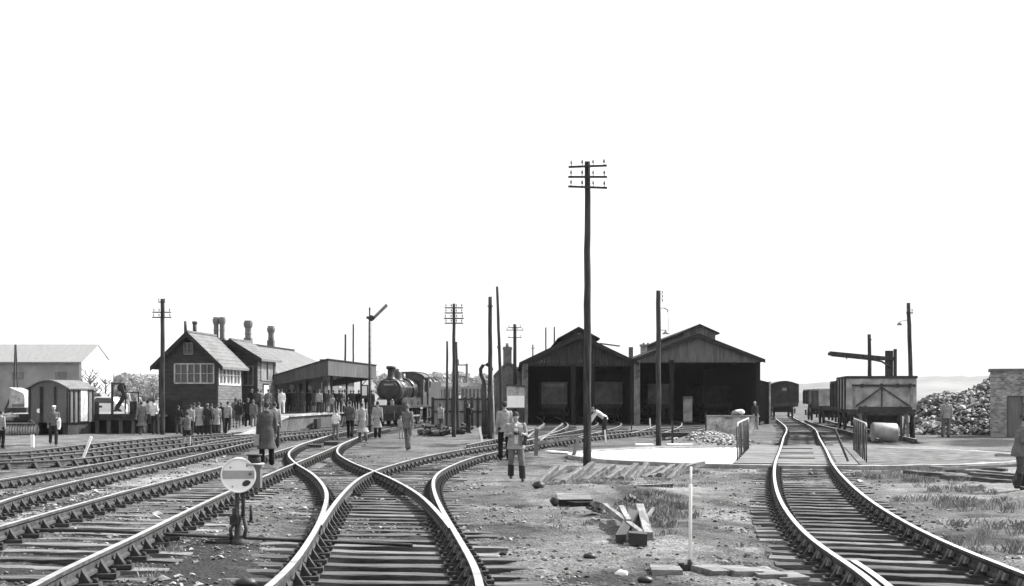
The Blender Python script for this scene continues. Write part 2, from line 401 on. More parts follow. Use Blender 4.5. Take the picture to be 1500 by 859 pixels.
sR = np.concatenate([[0], np.cumsum(np.linalg.norm(np.diff(CR, axis=0), axis=1))]); TRt = tang(CR); TLt = tang(CLc)
for d in np.arange(.3, sR[-1], .70):
    x, y = np.interp(d, sR, CR[:, 0]), np.interp(d, sR, CR[:, 1]); tx, ty = np.interp(d, sR, TRt[:, 0]), np.interp(d, sR, TRt[:, 1])
    a = math.atan2(-tx, ty); rails = [(x+ty*g, y-tx*g, a) for g in (-G2, G2)]; L = 2.7
    if y < 60:
        i = int(np.argmin(abs(CLc[:, 1]-y))); xl = CLc[i][0]; sep = x-xl
        lx, ly = CLc[i]; ltx, lty = TLt[i]; la = math.atan2(-ltx, lty); lr = [(lx+lty*g, ly-ltx*g, la) for g in (-G2, G2)]
        if sep < 1.9:
            if sep > .25: rails = [lr[0], rails[1]] + ([lr[1], rails[0]] if sep > .5 else [])
            spots.append(((x+xl)/2, y, (a+la)/2, 2.7+sep, rails)); continue
    spots.append((x, y, a, 2.6, rails))
sL = np.concatenate([[0], np.cumsum(np.linalg.norm(np.diff(CLc, axis=0), axis=1))])
for d in np.arange(.3, sL[-1], .74):
    x, y = np.interp(d, sL, CLc[:, 0]), np.interp(d, sL, CLc[:, 1]); i = int(np.argmin(abs(CR[:, 1]-y)))
    if CR[i][0]-x < 1.9: continue
    tx, ty = np.interp(d, sL, TLt[:, 0]), np.interp(d, sL, TLt[:, 1]); a = math.atan2(-tx, ty)
    spots.append((x, y, a, 2.6, [(x+ty*g, y-tx*g, a) for g in (-G2, G2)]))
place_sleepers(root, spots, 100, True, .3)

make_track('long running line passing left of the disc signal towards the steam engine', T1, 62, .6)
make_track('second line from the left foreground, edged by pale ballast on its near side', T2, 45, .6)
make_track('farthest line on the left, nearest to the loading dock and signal box', T3, 20)
make_track('left side line that joins its neighbour just before the signal box', T4, 20)
tt = make_track('curving line at right foreground that leads onto the turntable', TR, 70, skip_rng=((37.6, 52.6),))
o = rail_mesh(cut(offset(TR, -G2+.1), 6.5, 13.2), 'check_rail', tt, .002); o.matrix_parent_inverse = Matrix.Translation(tt.location).inverted()
make_track('leftmost rails running into the left engine shed', TS1, 8)
make_track('rails running into the right half of the left engine shed', TS2, 8)
make_track('rails entering the right engine shed beside its central post', TS3, 8)
make_track('rails entering the right engine shed next to its outer wall', TS4, 8)
make_track('siding beyond the turntable on which the mineral wagons stand', TC, 8)
# ------------------------------------------------------------------ ground
def vnoise(x, y, seed=0):
    xi = np.floor(x).astype(np.int64); yi = np.floor(y).astype(np.int64); xf = x-xi; yf = y-yi
    def h(a, b):
        n = (a*374761393 + b*668265263 + seed*1442695041) & 0xffffffff
        n = ((n ^ (n >> 13))*1274126177) & 0xffffffff
        return ((n ^ (n >> 16)) & 0xffff)/65535.0
    u = xf*xf*(3-2*xf); v = yf*yf*(3-2*yf)
    return (h(xi, yi)*(1-u)+h(xi+1, yi)*u)*(1-v)+(h(xi, yi+1)*(1-u)+h(xi+1, yi+1)*u)*v
def fbm(x, y, oc=4, seed=0):
    s = 0; a = .5; t = 0
    for o in range(oc): s = s+a*vnoise(x*2**o, y*2**o, seed+o); t += a; a *= .5
    return s/t
TP = np.concatenate([A[::4] for A in TRACKPTS])
def track_dist(x, y):
    out = np.full(x.shape, 99.0)
    for A in TRACKPTS:
        A = A[::3]
        lo, hi = A[:, 1].min()-2, A[:, 1].max()+2
        m = (y > lo) & (y < hi)
        if not m.any(): continue
        xs, ys = x[m], y[m]; best = np.full(xs.shape, 99.0)
        for k in range(0, len(xs), 20000):
            dx = xs[k:k+20000, None]-A[None, :, 0]; dy = ys[k:k+20000, None]-A[None, :, 1]
            best[k:k+20000] = np.sqrt((dx*dx+dy*dy).min(1))
        out[m] = np.minimum(out[m], best)
    return out
TT_C = (9.35, 45.0); TT_R = 7.1
# perspective-friendly grid: close rows near the camera
rows = np.concatenate([4.0*(95/4.0)**np.linspace(0, 1, 420), 95*(2400/95)**np.linspace(0, 1, 50)[1:]])
cols = np.linspace(-1, 1, 380); cols = np.sign(cols)*np.abs(cols)**1.0
X = []; Y = []
XX, YY = np.meshgrid(cols, rows); half = YY*.42+3; half = np.where(YY > 95, half+ (YY-95)*1.2, half); XX = XX*half
base = RT(XX, YY)
td = np.full(XX.shape, 99.0); near = YY < 95
td[near] = track_dist(XX[near], YY[near])
bed = 1/(1+np.exp((td-1.15)/.12))
n1 = fbm(XX*.9, YY*.9, 4, 3)-.5; n2 = fbm(XX*5, YY*5, 3, 9)-.5; n3 = fbm(XX*16, YY*16, 2, 5)-.5
fade = np.clip(1.3-YY/60, .15, 1)
bl = fbm(XX*.35+9, YY*.35, 3, 21)                            # how full of dirt the bays between sleepers are
deep = np.clip((bl-.42)*6, 0, 1)
ctr_deep = ((XX > -3.0) & (XX < 1.2) & (YY < 22)) | ((XX > 2.5) & (XX < 9) & (YY < 26))
sink = bed*(.02+.07*deep*ctr_deep+.02*deep)
Z = base - GOFF + n1*.07*(1-bed*.7) + n2*.035*fade + n3*.02*fade*(YY < 40) - sink - .010 + bed*.022*np.clip((fbm(XX*1.7, YY*1.7, 3, 61)-.42)*4, -.5, 1)*(1-ctr_deep*.5)
Z = Z + .008*(XX < -1.9)*(YY < 24)*(1-bed*.4)
# turntable: level, with the ground brought up to its rim
dt = np.hypot(XX-TT_C[0], YY-TT_C[1]); inside = dt < TT_R+.6
flat = np.clip((TT_R+1.4-dt)/.8, 0, 1)
Z = Z*(1-flat) + flat*(-.24)
# low mounds in the open ground between the routes and at right
def mound(cx, cy, rx, ry, h):
    global Z
    Z = Z + h*np.exp(-(((XX-cx)/rx)**2+((YY-cy)/ry)**2))*(.7+.9*(fbm(XX*2.5, YY*2.5, 3, 33)))
mound(1.5, 27, 1.6, 2.2, .13); mound(1.3, 19.5, 1.3, 2.2, .09); mound(11.5, 24, 2.0, 4.0, .16); mound(7.6, 20, .8, 1.6, .08)
mound(8.6, 60, 1.3, 3.5, .28); mound(15, 33, 3, 1.5, .10)
mound(-9, 31, 1.0, 8, .04)
tone = np.zeros(XX.shape)
tone += .42*np.clip(1-abs(XX-(-8.35+.02*YY))/.9, 0, 1)*(YY < 45)*(YY > 9)   # ballast strip between the two left lines
tone += .12*(dt < 10.5)*(XX > 4)*(YY > 34)
tone += .12*((XX > 6)*(YY > 26)*(YY < 60))
tone += .02*(YY > 50)*(XX > -3)*(YY < 90)
tone += .12*(YY > 40)*(XX < -14)
tone += .1*((XX > 1)&(XX < 4)&(YY < 36))
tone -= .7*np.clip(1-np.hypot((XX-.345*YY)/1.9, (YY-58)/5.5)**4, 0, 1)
tone -= np.where((XX < -3.2) | (YY > 30), .16, .55)*bed
tone -= .22*((XX < -2.2)&(XX > -8)&(YY < 16))
tone -= .55*np.clip((fbm(XX*.8+3, YY*.5, 5, 123)-.56)*7, 0, 1)*(YY < 60)
tone = tone*(.6+.8*fbm(XX*1.2, YY*1.2, 4, 77)) - .10*(YY > 40) + .35*(fbm(XX*.6, YY*.25, 4, 99)-.5)
nr, nc = XX.shape
co = np.stack([XX.ravel(), YY.ravel(), Z.ravel()], 1)
idx = np.arange(nr*nc).reshape(nr, nc)
q = np.stack([idx[:-1, :-1].ravel(), idx[:-1, 1:].ravel(), idx[1:, 1:].ravel(), idx[1:, :-1].ravel()], 1)
me = bpy.data.meshes.new('ground'); me.vertices.add(len(co)); me.vertices.foreach_set('co', co.ravel().astype(np.float32))
me.loops.add(q.size); me.loops.foreach_set('vertex_index', q.ravel().astype(np.int32))
me.polygons.add(len(q)); me.polygons.foreach_set('loop_start', np.arange(0, q.size, 4, dtype=np.int32)); me.polygons.foreach_set('use_smooth', np.ones(len(q), bool))
me.update(); me.validate()
at = me.attributes.new('soil', 'FLOAT', 'POINT'); at.data.foreach_set('value', tone.ravel().astype(np.float32))
gr = bpy.data.objects.new('ground', me); COL.objects.link(gr); tag(gr, kind='structure')
# ground behind and beside the camera
mb = MB(); mb.add([(-2400, -800, -.6), (2400, -800, -.6), (2400, 2400, -.6), (-2400, 2400, -.6)], [(0, 1, 2, 3)])
m_field = mat('far_field', .3, 1, 0, .15, .02, 0)
o = mb.build('far_ground', m_field); tag(o, kind='structure')
m = bpy.data.materials.new('cinder_ground'); m.use_nodes = True; nt = m.node_tree; N = nt.nodes; L = nt.links; b = N['Principled BSDF']
b.inputs['Roughness'].default_value = .97; b.inputs['Specular IOR Level'].default_value = .15
tc = N.new('ShaderNodeTexCoord')
def noise(sc, det=6, ro=.65):
    n = N.new('ShaderNodeTexNoise'); n.inputs['Scale'].default_value = sc; n.inputs['Detail'].default_value = det; n.inputs['Roughness'].default_value = ro
    L.new(tc.outputs['Object'], n.inputs['Vector']); return n.outputs['Fac']
def math_(op, a, bb):
    n = N.new('ShaderNodeMath'); n.operation = op
    for i, v in enumerate((a, bb)):
        if isinstance(v, (int, float)): n.inputs[i].default_value = v
        else: L.new(v, n.inputs[i])
    return n.outputs[0]
atn = N.new('ShaderNodeAttribute'); atn.attribute_name = 'soil'
f = math_('ADD', math_('MULTIPLY', noise(.7, 5), .6), math_('MULTIPLY', noise(5, 9, .8), .6)); f = math_('SUBTRACT', f, .09)
f = math_('ADD', f, math_('MULTIPLY', atn.outputs['Fac'], .42))
cr = N.new('ShaderNodeValToRGB'); E = cr.color_ramp.elements
E[0].position = .26; E[0].color = (.03, .03, .03, 1); E[1].position = .95; E[1].color = (.38, .38, .38, 1)
e = E.new(.5); e.color = (.10, .10, .10, 1)
L.new(f, cr.inputs[0])
vo = N.new('ShaderNodeTexVoronoi'); vo.inputs['Scale'].default_value = 26; L.new(tc.outputs['Object'], vo.inputs['Vector'])
r2 = N.new('ShaderNodeValToRGB'); r2.color_ramp.elements[0].color = (.6, .6, .6, 1); r2.color_ramp.elements[1].color = (1.5, 1.5, 1.5, 1)
L.new(vo.outputs['Color'], r2.inputs[0])
mx = N.new('ShaderNodeMix'); mx.data_type = 'RGBA'; mx.blend_type = 'MULTIPLY'; mx.inputs[0].default_value = 1
L.new(cr.outputs[0], mx.inputs[6]); L.new(r2.outputs[0], mx.inputs[7]); L.new(mx.outputs[2], b.inputs['Base Color'])
bp = N.new('ShaderNodeBump'); bp.inputs['Strength'].default_value = .9; bp.inputs['Distance'].default_value = .03
L.new(math_('ADD', vo.outputs['Distance'], math_('MULTIPLY', noise(60, 4), .6)), bp.inputs['Height']); L.new(bp.outputs[0], b.inputs['Normal'])
me.materials.append(m)
def gh(x, y):                                    # height of the built ground sheet
    r = np.searchsorted(rows, y)-1; r = int(np.clip(r, 0, nr-2)); t = (y-rows[r])/(rows[r+1]-rows[r])
    z = 0
    for rr, wt in ((r, 1-t), (r+1, t)):
        z += wt*float(np.interp(x, XX[rr], Z[rr]))
    return z

# stones, clinker
def scatter(name, pts, sizes, mats, mis, flat=.6, ztop=.3):
    base = np.array([(1,0,0),(-.5,.87,0),(-.5,-.87,0),(.3,.3,.8),(-.5,-.1,.75),(.4,-.5,.7),(0,0,-.6)])
    fc = [(0,1,3),(1,4,3),(1,2,4),(2,5,4),(2,0,5),(0,3,5),(3,4,5),(0,6,1),(1,6,2),(2,6,0)]
    n = len(pts); a = np.random.uniform(0, 6.28, n); V = np.repeat(base[None], n, 0)*(1+np.random.uniform(-.35, .35, (n, 7, 3)))
    V[:, :, 0] *= np.random.uniform(.7, 1.4, (n, 1)); V[:, :, 2] *= flat
    c, s_ = np.cos(a)[:, None], np.sin(a)[:, None]
    x = V[:, :, 0]*c-V[:, :, 1]*s_; y = V[:, :, 0]*s_+V[:, :, 1]*c
    V = np.stack([x, y, V[:, :, 2]], 2)*np.array(sizes)[:, None, None]
    P = np.array(pts)[:, None, :]; V = V+P
    Fc = (np.array(fc)[None]+np.arange(n)[:, None, None]*7).reshape(-1, 3)
    me = bpy.data.meshes.new(name); me.from_pydata(V.reshape(-1, 3).tolist(), [], Fc.tolist())
    for q_ in mats: me.materials.append(q_)
    me.polygons.foreach_set('material_index', np.repeat(np.array(mis), 10)); me.update()
    o = bpy.data.objects.new(name, me); COL.objects.link(o); return o
m_st = [mat('stone_dark', .05, .9, 0, .4, 9, .3), mat('stone_mid', .14, .9, 0, .3, 9, .3), mat('stone_pale', .32, .9, 0, .25, 9, .3)]
NEARA = [A_[::8][A_[::8, 1] < 48] for A_ in (CLc, CR, T1, T2, TR)]
pts = []; sz = []; mi = []
rng_ = 0
while len(pts) < 15000:
    d = random.uniform(0, 1)**1.25*38+7.5; x = random.uniform(-.40, .40)*d
    if d > 25 and random.random() < .4: continue
    ti = min(float(np.hypot(A_[:, 0]-x, A_[:, 1]-d).min()) for A_ in NEARA)
    if ti > 1.9 and random.random() < .8: continue
    cl = float(fbm(np.array(x*.9), np.array(d*.9), 3, 55))
    if random.random() > (cl-.3)*2.6: continue
    if math.hypot(x-TT_C[0], d-TT_C[1]) < TT_R+.3: continue
    s_ = random.choice((.007, .009, .012, .016, .022))*random.uniform(.7, 1.3)*(1+d/35)
    if random.random() < .02: s_ *= 2.2
    pts.append((x, d, gh(x, d)+s_*.2)); sz.append(s_); mi.append(random.choices((0, 1, 2), (.16, .6, .24 if abs(x+8) > 2 else .6))[0])
o = scatter('ballast_stones', pts, sz, m_st, mi); tag(o, 'loose clinker and ballast stones strewn over the ground', 'stones', kind='stuff')

# weeds and dry grass
m_weed = mat('weeds', .15, .9, 0, .3, 9, 0); m_dry = mat('dry_grass', .26, .9, 0, .25, 9, 0)
mb = MB()
def tuft(x, y, h, n, r, mi):
    z = gh(x, y)
    for _ in range(n):
        a = random.uniform(0, 6.28); rr = r*random.random()**.6; px, py = x+math.cos(a)*rr, y+math.sin(a)*rr; b_ = random.uniform(0, 6.28); l = h*random.uniform(.5, 1.1); w_ = .0025+.002*random.random(); lean = random.uniform(.1, .7)*l
        dx, dy = math.cos(b_), math.sin(b_)
        mb.add([(px-dy*w_, py+dx*w_, z-.02), (px+dy*w_, py-dx*w_, z-.02), (px+dx*lean*.4, py+dy*lean*.4, z+l*.6), (px+dx*lean, py+dy*lean, z+l*.9)], [(0, 1, 2), (0, 2, 3), (1, 3, 2)], mi)
def tufts(lst, spread, cnt, h, n, r, dry=.4):
    for (a, b_) in lst:
        cx, cy = g2w(a, b_)
        for _ in range(cnt): tuft(cx+random.gauss(0, spread[0]), cy+random.gauss(0, spread[1]), h, n, r, 1 if random.random() < dry else 0)
tufts([(820, 715), (860, 712), (905, 708), (950, 712), (985, 705), (880, 695), (1010, 692), (840, 690)], (.35, .7), 9, .085, 46, .2)
tufts([(945, 770), (965, 758), (985, 742), (930, 745), (900, 760), (955, 735)], (.22, .5), 10, .14, 46, .17)
tufts([(1330, 690), (1300, 700), (1360, 705), (1380, 735), (1430, 745), (1460, 740), (1400, 720), (1475, 780), (1450, 800)], (.4, .7), 14, .14, 26, .14, .6)
tufts([(860, 676), (1120, 700), (800, 750), (830, 770), (1080, 800), (260, 800), (170, 840)], (.5, .8), 6, .08, 20, .1)
o = mb.build('weeds_and_dry_grass', [m_weed, m_dry], recalc=False); tag(o, 'tufts of dry grass and weeds round the scrap timber', 'weeds', kind='stuff')

# distant hills
m_hill = mat('hill_fields', .2, 1, 0, .3, .012, 0, detail=8)
def hills(nm, dist, prof, depth):
    mb = MB(); vs = []; n = len(prof)
    for a, h in prof: 
        x = (a-CX)*dist/F; vs += [(x*.85, dist*.85, -1), (x, dist, h), (x*1.3, dist*1.3, h*1.1), (x*1.6, dist*1.6, -1)]
    for i in range(n-1):
        for k in range(3): mb_f.append((4*i+k, 4*i+k+1, 4*i+k+5, 4*i+k+4))
    mb.add(vs, mb_f, 0, True); o = mb.build(nm, m_hill); tag(o, kind='structure')
mb_f = []
prof = []
for a in range(-500, 2000, 12):
    h = 1.8+ (22 if a < 700 else 16)*700/F
    h += 700/F*(10*math.exp(-((a-215)/90)**2)+8*math.exp(-((a-640)/120)**2)+ (13*math.exp(-((a-1420)/200)**2)))
    h += random.uniform(-.4, .4)
    prof.append((a, h))
hills('hills', 700, prof, 1)
# ------------------------------------------------------------------ turntable
tt = thing('turntable', 'level circular turntable with pale concrete well and iron handrails', 'turntable', (TT_C[0], TT_C[1], 0))
mb = MB(); n = 96; r = TT_R
vs = [(0, 0, -.175)] + [(r*math.cos(2*math.pi*k/n), r*math.sin(2*math.pi*k/n), -.175) for k in range(n)]
mb.add(vs, [(0, 1+k, 1+(k+1) % n) for k in range(n)]); mb.build('well_floor', m_concrete, tt)
mb = MB(); vs = []
for k in range(n):
    c, s = math.cos(2*math.pi*k/n), math.sin(2*math.pi*k/n)
    j = random.uniform(-.006, .006)
    for rr, z in ((r-.02, -.3), (r-.02, -.12+j), (r+.42, -.12+j), (r+.42, -.4)): vs.append((rr*c, rr*s, z))
mb.add(vs, [(4*k+i, 4*k+i+1, 4*((k+1) % n)+i+1, 4*((k+1) % n)+i) for k in range(n) for i in range(3)]); mb.build('rim_kerb', m_kerb, tt)
hd = math.atan(.21); U = Vector((math.sin(hd), math.cos(hd), 0)); V = Vector((U.y, -U.x, 0)); cT = Vector((0, 0, 0))
# the bridge and the planked right half of the well
mb = MB(); L_ = r-.08
for k in range(46):
    t = -L_+2*L_*(k+.5)/46; hw = 1.72
    p = U*t; mb.box((p.x, p.y, -.13+random.uniform(-.004, .004)), (2*hw, 2*L_/46-.02, .07), (0, 0, -hd), 0, .004)
mb.build('bridge_deck', mat('deck_planks', .2, .9, 0, .3, 3, .5, 20, streak=(.6, 6, 6), dirt=.3), tt)
mb = MB()
vs = [(0, 0, 0)]; half_ = []
for k in range(49):
    a = -math.pi/2 + math.pi*k/48
    p = V*(math.cos(a)*(r-.1)) + U*(math.sin(a)*(r-.1))
    if p.dot(V) < 1.78: p = V*1.78 + U*(p.dot(U)*.96)
    half_.append((p.x, p.y))
mb.prism(half_, -.17, -.115, 'z'); mb.build('cover_plates', mat('cover_gravel', .13, .95, 0, .5, 2.5, .9, 20, dirt=.3, detail=10), tt)
for s in (-1, 1):
    for g in (-2.05,):
        pass
for k in (-.52, .02, .55):
    p = U*(k*L_*1.0); mb = MB(); mb.box((p.x, p.y, -.085), (1.15, .5, .03), (0, 0, -hd)); mb.build('inspection_plate', m_iron, tt)
for s, t0, t1 in ((-1, -5.5, 3.7), (1, -5.5, 3.7)):
    off = 2.0 if s > 0 else -1.66
    hr = None; mb = MB()
    A0 = U*t0+V*off; A1 = U*t1+V*off; Hh = 1.0
    mb.tube([A0+Vector((0, 0, Hh-.12)), A0+U*.25+Vector((0, 0, Hh-.02)), A0+U*.5+Vector((0, 0, Hh)), A1-U*.3+Vector((0, 0, Hh)), A1+Vector((0, 0, Hh-.12))], .028, 8)
    hr = mb.build('handrail', m_paintdirty, tt)
    k = 0; t = t0
    while t <= t1+.01:
        p = U*t+V*off; mb = MB(); mb.tube([p+Vector((0, 0, -.13)), p+Vector((random.uniform(-.02, .02), 0, Hh-(.12 if t == t0 else .01)))], .022, 6); mb.build('handrail_post', m_iron, tt); t += 1.15
mb = MB(); p = U*(-5.3)+V*1.5; mb.beam(p+Vector((0, 0, -.1)), p+Vector((-.35, .2, .85)), .06, .06); mb.build('locking_lever', m_iron, tt)

# ------------------------------------------------------------------ poles
def pole_mb(h, r0, r1, wob=.25, seg=10, lean=0):
    mb = MB(); n = max(5, int(h/.5)); pts = []; rr = []
    for i in range(n+1):
        t = i/n; pts.append((lean*h*t+random.uniform(-1, 1)*r0*wob*.35*(0 < i < n), random.uniform(-1, 1)*r0*wob*.3, h*t-.4*(i == 0))); rr.append((r0*(1-t)+r1*t)*(1+random.uniform(-.1, .1)*wob))
    mb.tube(pts, rr, seg); return mb
def tele_pole(label, px, d, pytop, arms=(), r0=.13, r1=.09, lean=0, group=None, base=None, name='telegraph_pole', cat='pole', insul=4, extra=None, zb=None):
    x = xat(px, d); zb = gz(x, d) if zb is None else zb; h = zat(pytop, d)-zb
    t = thing(name, label, cat, (x, d, zb), 0, group)
    pole_mb(h, r0, r1, lean=lean).build('pole_shaft', m_pole, t)
    for (pya, wpx, tilt) in arms:
        z = zat(pya, d)-zb; w2 = wpx*d/F/2; cx = lean*z
        mb = MB(); mb.beam((cx-w2, -r1-.05, z-tilt), (cx+w2, -r1-.05, z+tilt), .06, .055); a = mb.build('cross_arm', m_pole, t)
        for k in range(insul):
            u = (-1+2*(k+.12)/(insul-.76)) * .92; u = max(-.95, min(.95, u))
            xx = cx+w2*u
            if abs(xx-cx) < r1*1.3: continue
            mb = MB(); zz = z+tilt*u; mb.tube([(xx, -r1-.05, zz+.03), (xx, -r1-.05, zz+.12)], .010, 6); mb.tube([(xx, -r1-.05, zz+.09), (xx, -r1-.05, zz+.12), (xx, -r1-.05, zz+.17), (xx, -r1-.05, zz+.19)], [.032, .03, .022, .01], 8, 1)
            mb.build('insulator', [m_iron, m_glass if k % 2 else m_drum], t)
    return t
bx, by = g2w(864, 683)
p = tele_pole('tall rough tarred telegraph pole in front of the left engine shed', 860.5, by, 237, [(245, 56, .02), (260.5, 57, 0), (275.5, 57, -.02)], .118, .078, .0, name='telegraph_pole', insul=4)
tele_pole('telegraph pole with three cross arms at left corner of the signal box', 238, 70, 438, [(443, 10, 0), (458, 27, 0), (465.5, 28, 0)], .125, .10, insul=4)
tele_pole('telegraph pole with four cross arms between steam engine and water column', 665, 66, 445, [(451.5, 27, 0), (459, 27, 0), (467, 29, 0), (474, 27, 0)], .10, .07, insul=4)
tele_pole('slim plain pole just left of the four-armed telegraph pole', 655, 80, 500, [], .08, .06)
tele_pole('slim leaning plain pole just right of the four-armed telegraph pole', 671, 72, 501, [], .09, .06, -.02)
t = tele_pole('thick tarred pole standing directly behind the swan-neck water column', 718, 63, 435, [(449, 8, 0)], .12, .085, insul=2)
t = tele_pole('very tall thin pole leaning to the left, left of the notice board', 736, 68, 420, [], .10, .06, -.036)
mb = MB(); mb.box((-.18, -.1, 4.4), (.16, .12, .12)); mb.build('lamp_bracket', m_iron, t)
tele_pole('distant telegraph pole with thin arms beside the brick chimney', 754, 105, 475, [(480, 20, 0), (484, 26, 0), (495, 20, 0)], .16, .12, insul=4)
tele_pole('bare thin mast rising behind the roof of left shed, left of its pair', 799.5, 140, 480, [], .09, .07, group='masts behind the left shed roof')
tele_pole('bare thin mast rising behind the roof of left shed, right of its pair', 812, 140, 479, [], .09, .07, group='masts behind the left shed roof')
tele_pole('far small pole peeping over the left roof slope of the left shed', 780.5, 170, 505, [(511, 6, 0)], .1, .08, insul=2)
tele_pole('thin leaning pole behind the platform canopy, shorter of two', 504.5, 105, 490, [], .10, .07, .012)
tele_pole('thin straight pole behind the platform canopy, taller of two', 517.5, 108, 475, [], .08, .06)
bx, by = g2w(965, 653)
t = tele_pole('dark timber lamp pole with swan bracket in front of the right shed', 964.5, by, 426, [], .108, .09)
mb = MB(); z1 = zat(452, by)-gz(xat(965, by), by); z2 = zat(489, by)-gz(xat(965, by), by)
mb.tube([(.1, 0, z1), (.22, 0, z1+.02), (.36, 0, z1-.06), (.38, 0, z1-.15)], .02, 6); mb.build('lamp_bracket', m_iron, t)
mb = MB(); mb.tube([(.38, 0, z1-.12), (.40, 0, z2+.1)], .007, 4); mb.build('lamp_cable', m_iron, t)
mb = MB(); mb.tube([(.3, 0, z2+.14), (.3, 0, z2+.08), (.3, 0, z2-.02)], [.03, .06, .17], 12); mb.beam((.08, 0, z2+.14), (.3, 0, z2+.14), .03, .03); mb.build('lamp_shade', m_drum, t)
for k in range(3): 
    mb = MB(); z = zat(430+6*k, by)-gz(0, by); mb.tube([(.12, 0, z-.03), (.16, 0, z), (.16, 0, z+.1)], [.012, .012, .035], 6); mb.build('insulator', m_drum, t)
tele_pole('short plain pole right of the yard crane, behind the mineral wagon', 1275, 75, 490, [(498, 5, 0)], .13, .1, -.012, insul=0)
t = tele_pole('tall leaning lamp pole at right, between mineral wagon and rubble heap', 1337, 64, 444, [(459, 10, 0)], .125, .09, -.032, insul=2)
z = zat(472, 62)-gz(18, 62)
mb = MB(); mb.tube([(-.25, 0, z+.2), (-.55, 0, z+.15), (-.62, 0, z+.1)], .015, 5); mb.tube([(-.62, 0, z+.12), (-.62, 0, z-.04)], [.03, .14], 10); mb.build('lamp_shade', m_drum, t)
# far-left jib crane
t = thing('mobile_crane', 'mobile crane with tall thin jib and pale cab at far left', 'crane', (xat(34, 88), 88, gz(-30, 88)))
k = 88/F
def lp(px, py, dy=0): return Vector((xat(px, 88)-t.location.x, dy, zat(py, 88)-t.location.z))
mb = MB(); a, b_ = lp(20, 585), lp(22.5, 505)
mb.beam(a, b_, .09, .09); mb.beam(a+Vector((.1, .5, 0)), b_+Vector((0, .1, 0)), .07, .07); mb.build('jib', m_iron, t)
mb = MB(); mb.prism([(lp(22, 0).x, lp(0, 597).z), (lp(44, 0).x, lp(0, 597).z), (lp(44, 0).x, lp(0, 581).z), (lp(42, 0).x, lp(0, 576).z), (lp(22, 0).x, lp(0, 568).z)], -1, 1.2); mb.build('cab', m_paintdirty, t)
mb = MB(); mb.b2((lp(26, 0).x, -1.02, lp(0, 596).z), (lp(43, 0).x, -1.0, lp(0, 592).z)); mb.build('cab_panel', m_grime, t)
mb = MB(); mb.b2((lp(14, 0).x, -.9, .5), (lp(46, 0).x, 1.1, lp(0, 598).z)); 
mb.build('chassis', m_iron, t)
for q in (14, 26, 38):
    mb = MB(); c = lp(q+3, 0); mb.cyl((c.x, -1.1, .45), (c.x, -.7, .45), .45, None, 14); mb.build('wheel', m_black, t)
mb = MB(); mb.beam(lp(8, 600), lp(20, 572), .1, .1); mb.beam(lp(20, 572), lp(20, 600), .1, .1); mb.build('mast_stay', m_iron, t)

# semaphore signal
d = 74; x = xat(541.5, d); t = thing('semaphore_signal', 'tall slender signal post with its arm raised, before the platform', 'railway signal', (x, d, gz(x, d)))
zb = t.location.z; H = zat(453, d)-zb
mb = MB(); mb.tube([(0, 0, 0), (0, 0, H*.5), (0, 0, H)], [.075, .06, .045], 8); mb.tube([(0, 0, H), (0, 0, H+.12)], [.06, .01], 8); mb.build('signal_post', m_iron, t)
s = d/F; z0 = zat(466.5, d)-zb
def q(px, py): return (px-541.5)*s, zat(py, d)-zb
mb = MB(); mb.prism([q(545, 466), q(548, 469), q(568.5, 449), q(566, 445)], -.12, -.09); arm = mb.build('signal_arm', m_grime, t)
mb = MB(); mb.tube([(q(544, 0)[0], -.12, z0), (q(544, 0)[0], -.07, z0)], .17, 12); mb.tube([(0, -.1, z0), (0.05, 0, z0)], .04, 6); mb.build('spectacle_plate', m_iron, arm)
mb = MB(); 
for dx in (-.17, .17): mb.tube([(dx, .12, 0), (dx, .12, H*.9)], .018, 5)
for k in range(int(H*.9/.35)): mb.tube([(-.17, .12, .3+k*.35), (.17, .12, .3+k*.35)], .012, 4)
mb.xf(Matrix.Scale(.45, 4, (1, 0, 0))); mb.build('ladder', m_iron, t)
mb = MB(); mb.box((-.12, -.05, H*.93), (.1, .1, .14)); mb.tube([(.02, -.06, .4), (.02, -.06, z0-.1)], .01, 4); mb.build('signal_lamp', m_iron, t)
# bracket signal beyond the fence
t = thing('bracket_signal', 'distant bracket signal with two small platforms beyond the board fence', 'railway signal', (xat(684, 120), 120, -.185)); s = 120/F
mb = MB(); mb.tube([(0, 0, 0), (0, 0, zat(533, 120)+.185)], .12, 6); mb.build('signal_post', m_greyboard, t)
for py in (535, 552):
    z = zat(py, 120)+.185; mb = MB(); mb.beam((-.8, 0, z), (.1, 0, z), .08, .1); mb.tube([(-.75, 0, z), (-.75, 0, z+.5)], .05, 5); mb.build('bracket', m_greyboard, t)

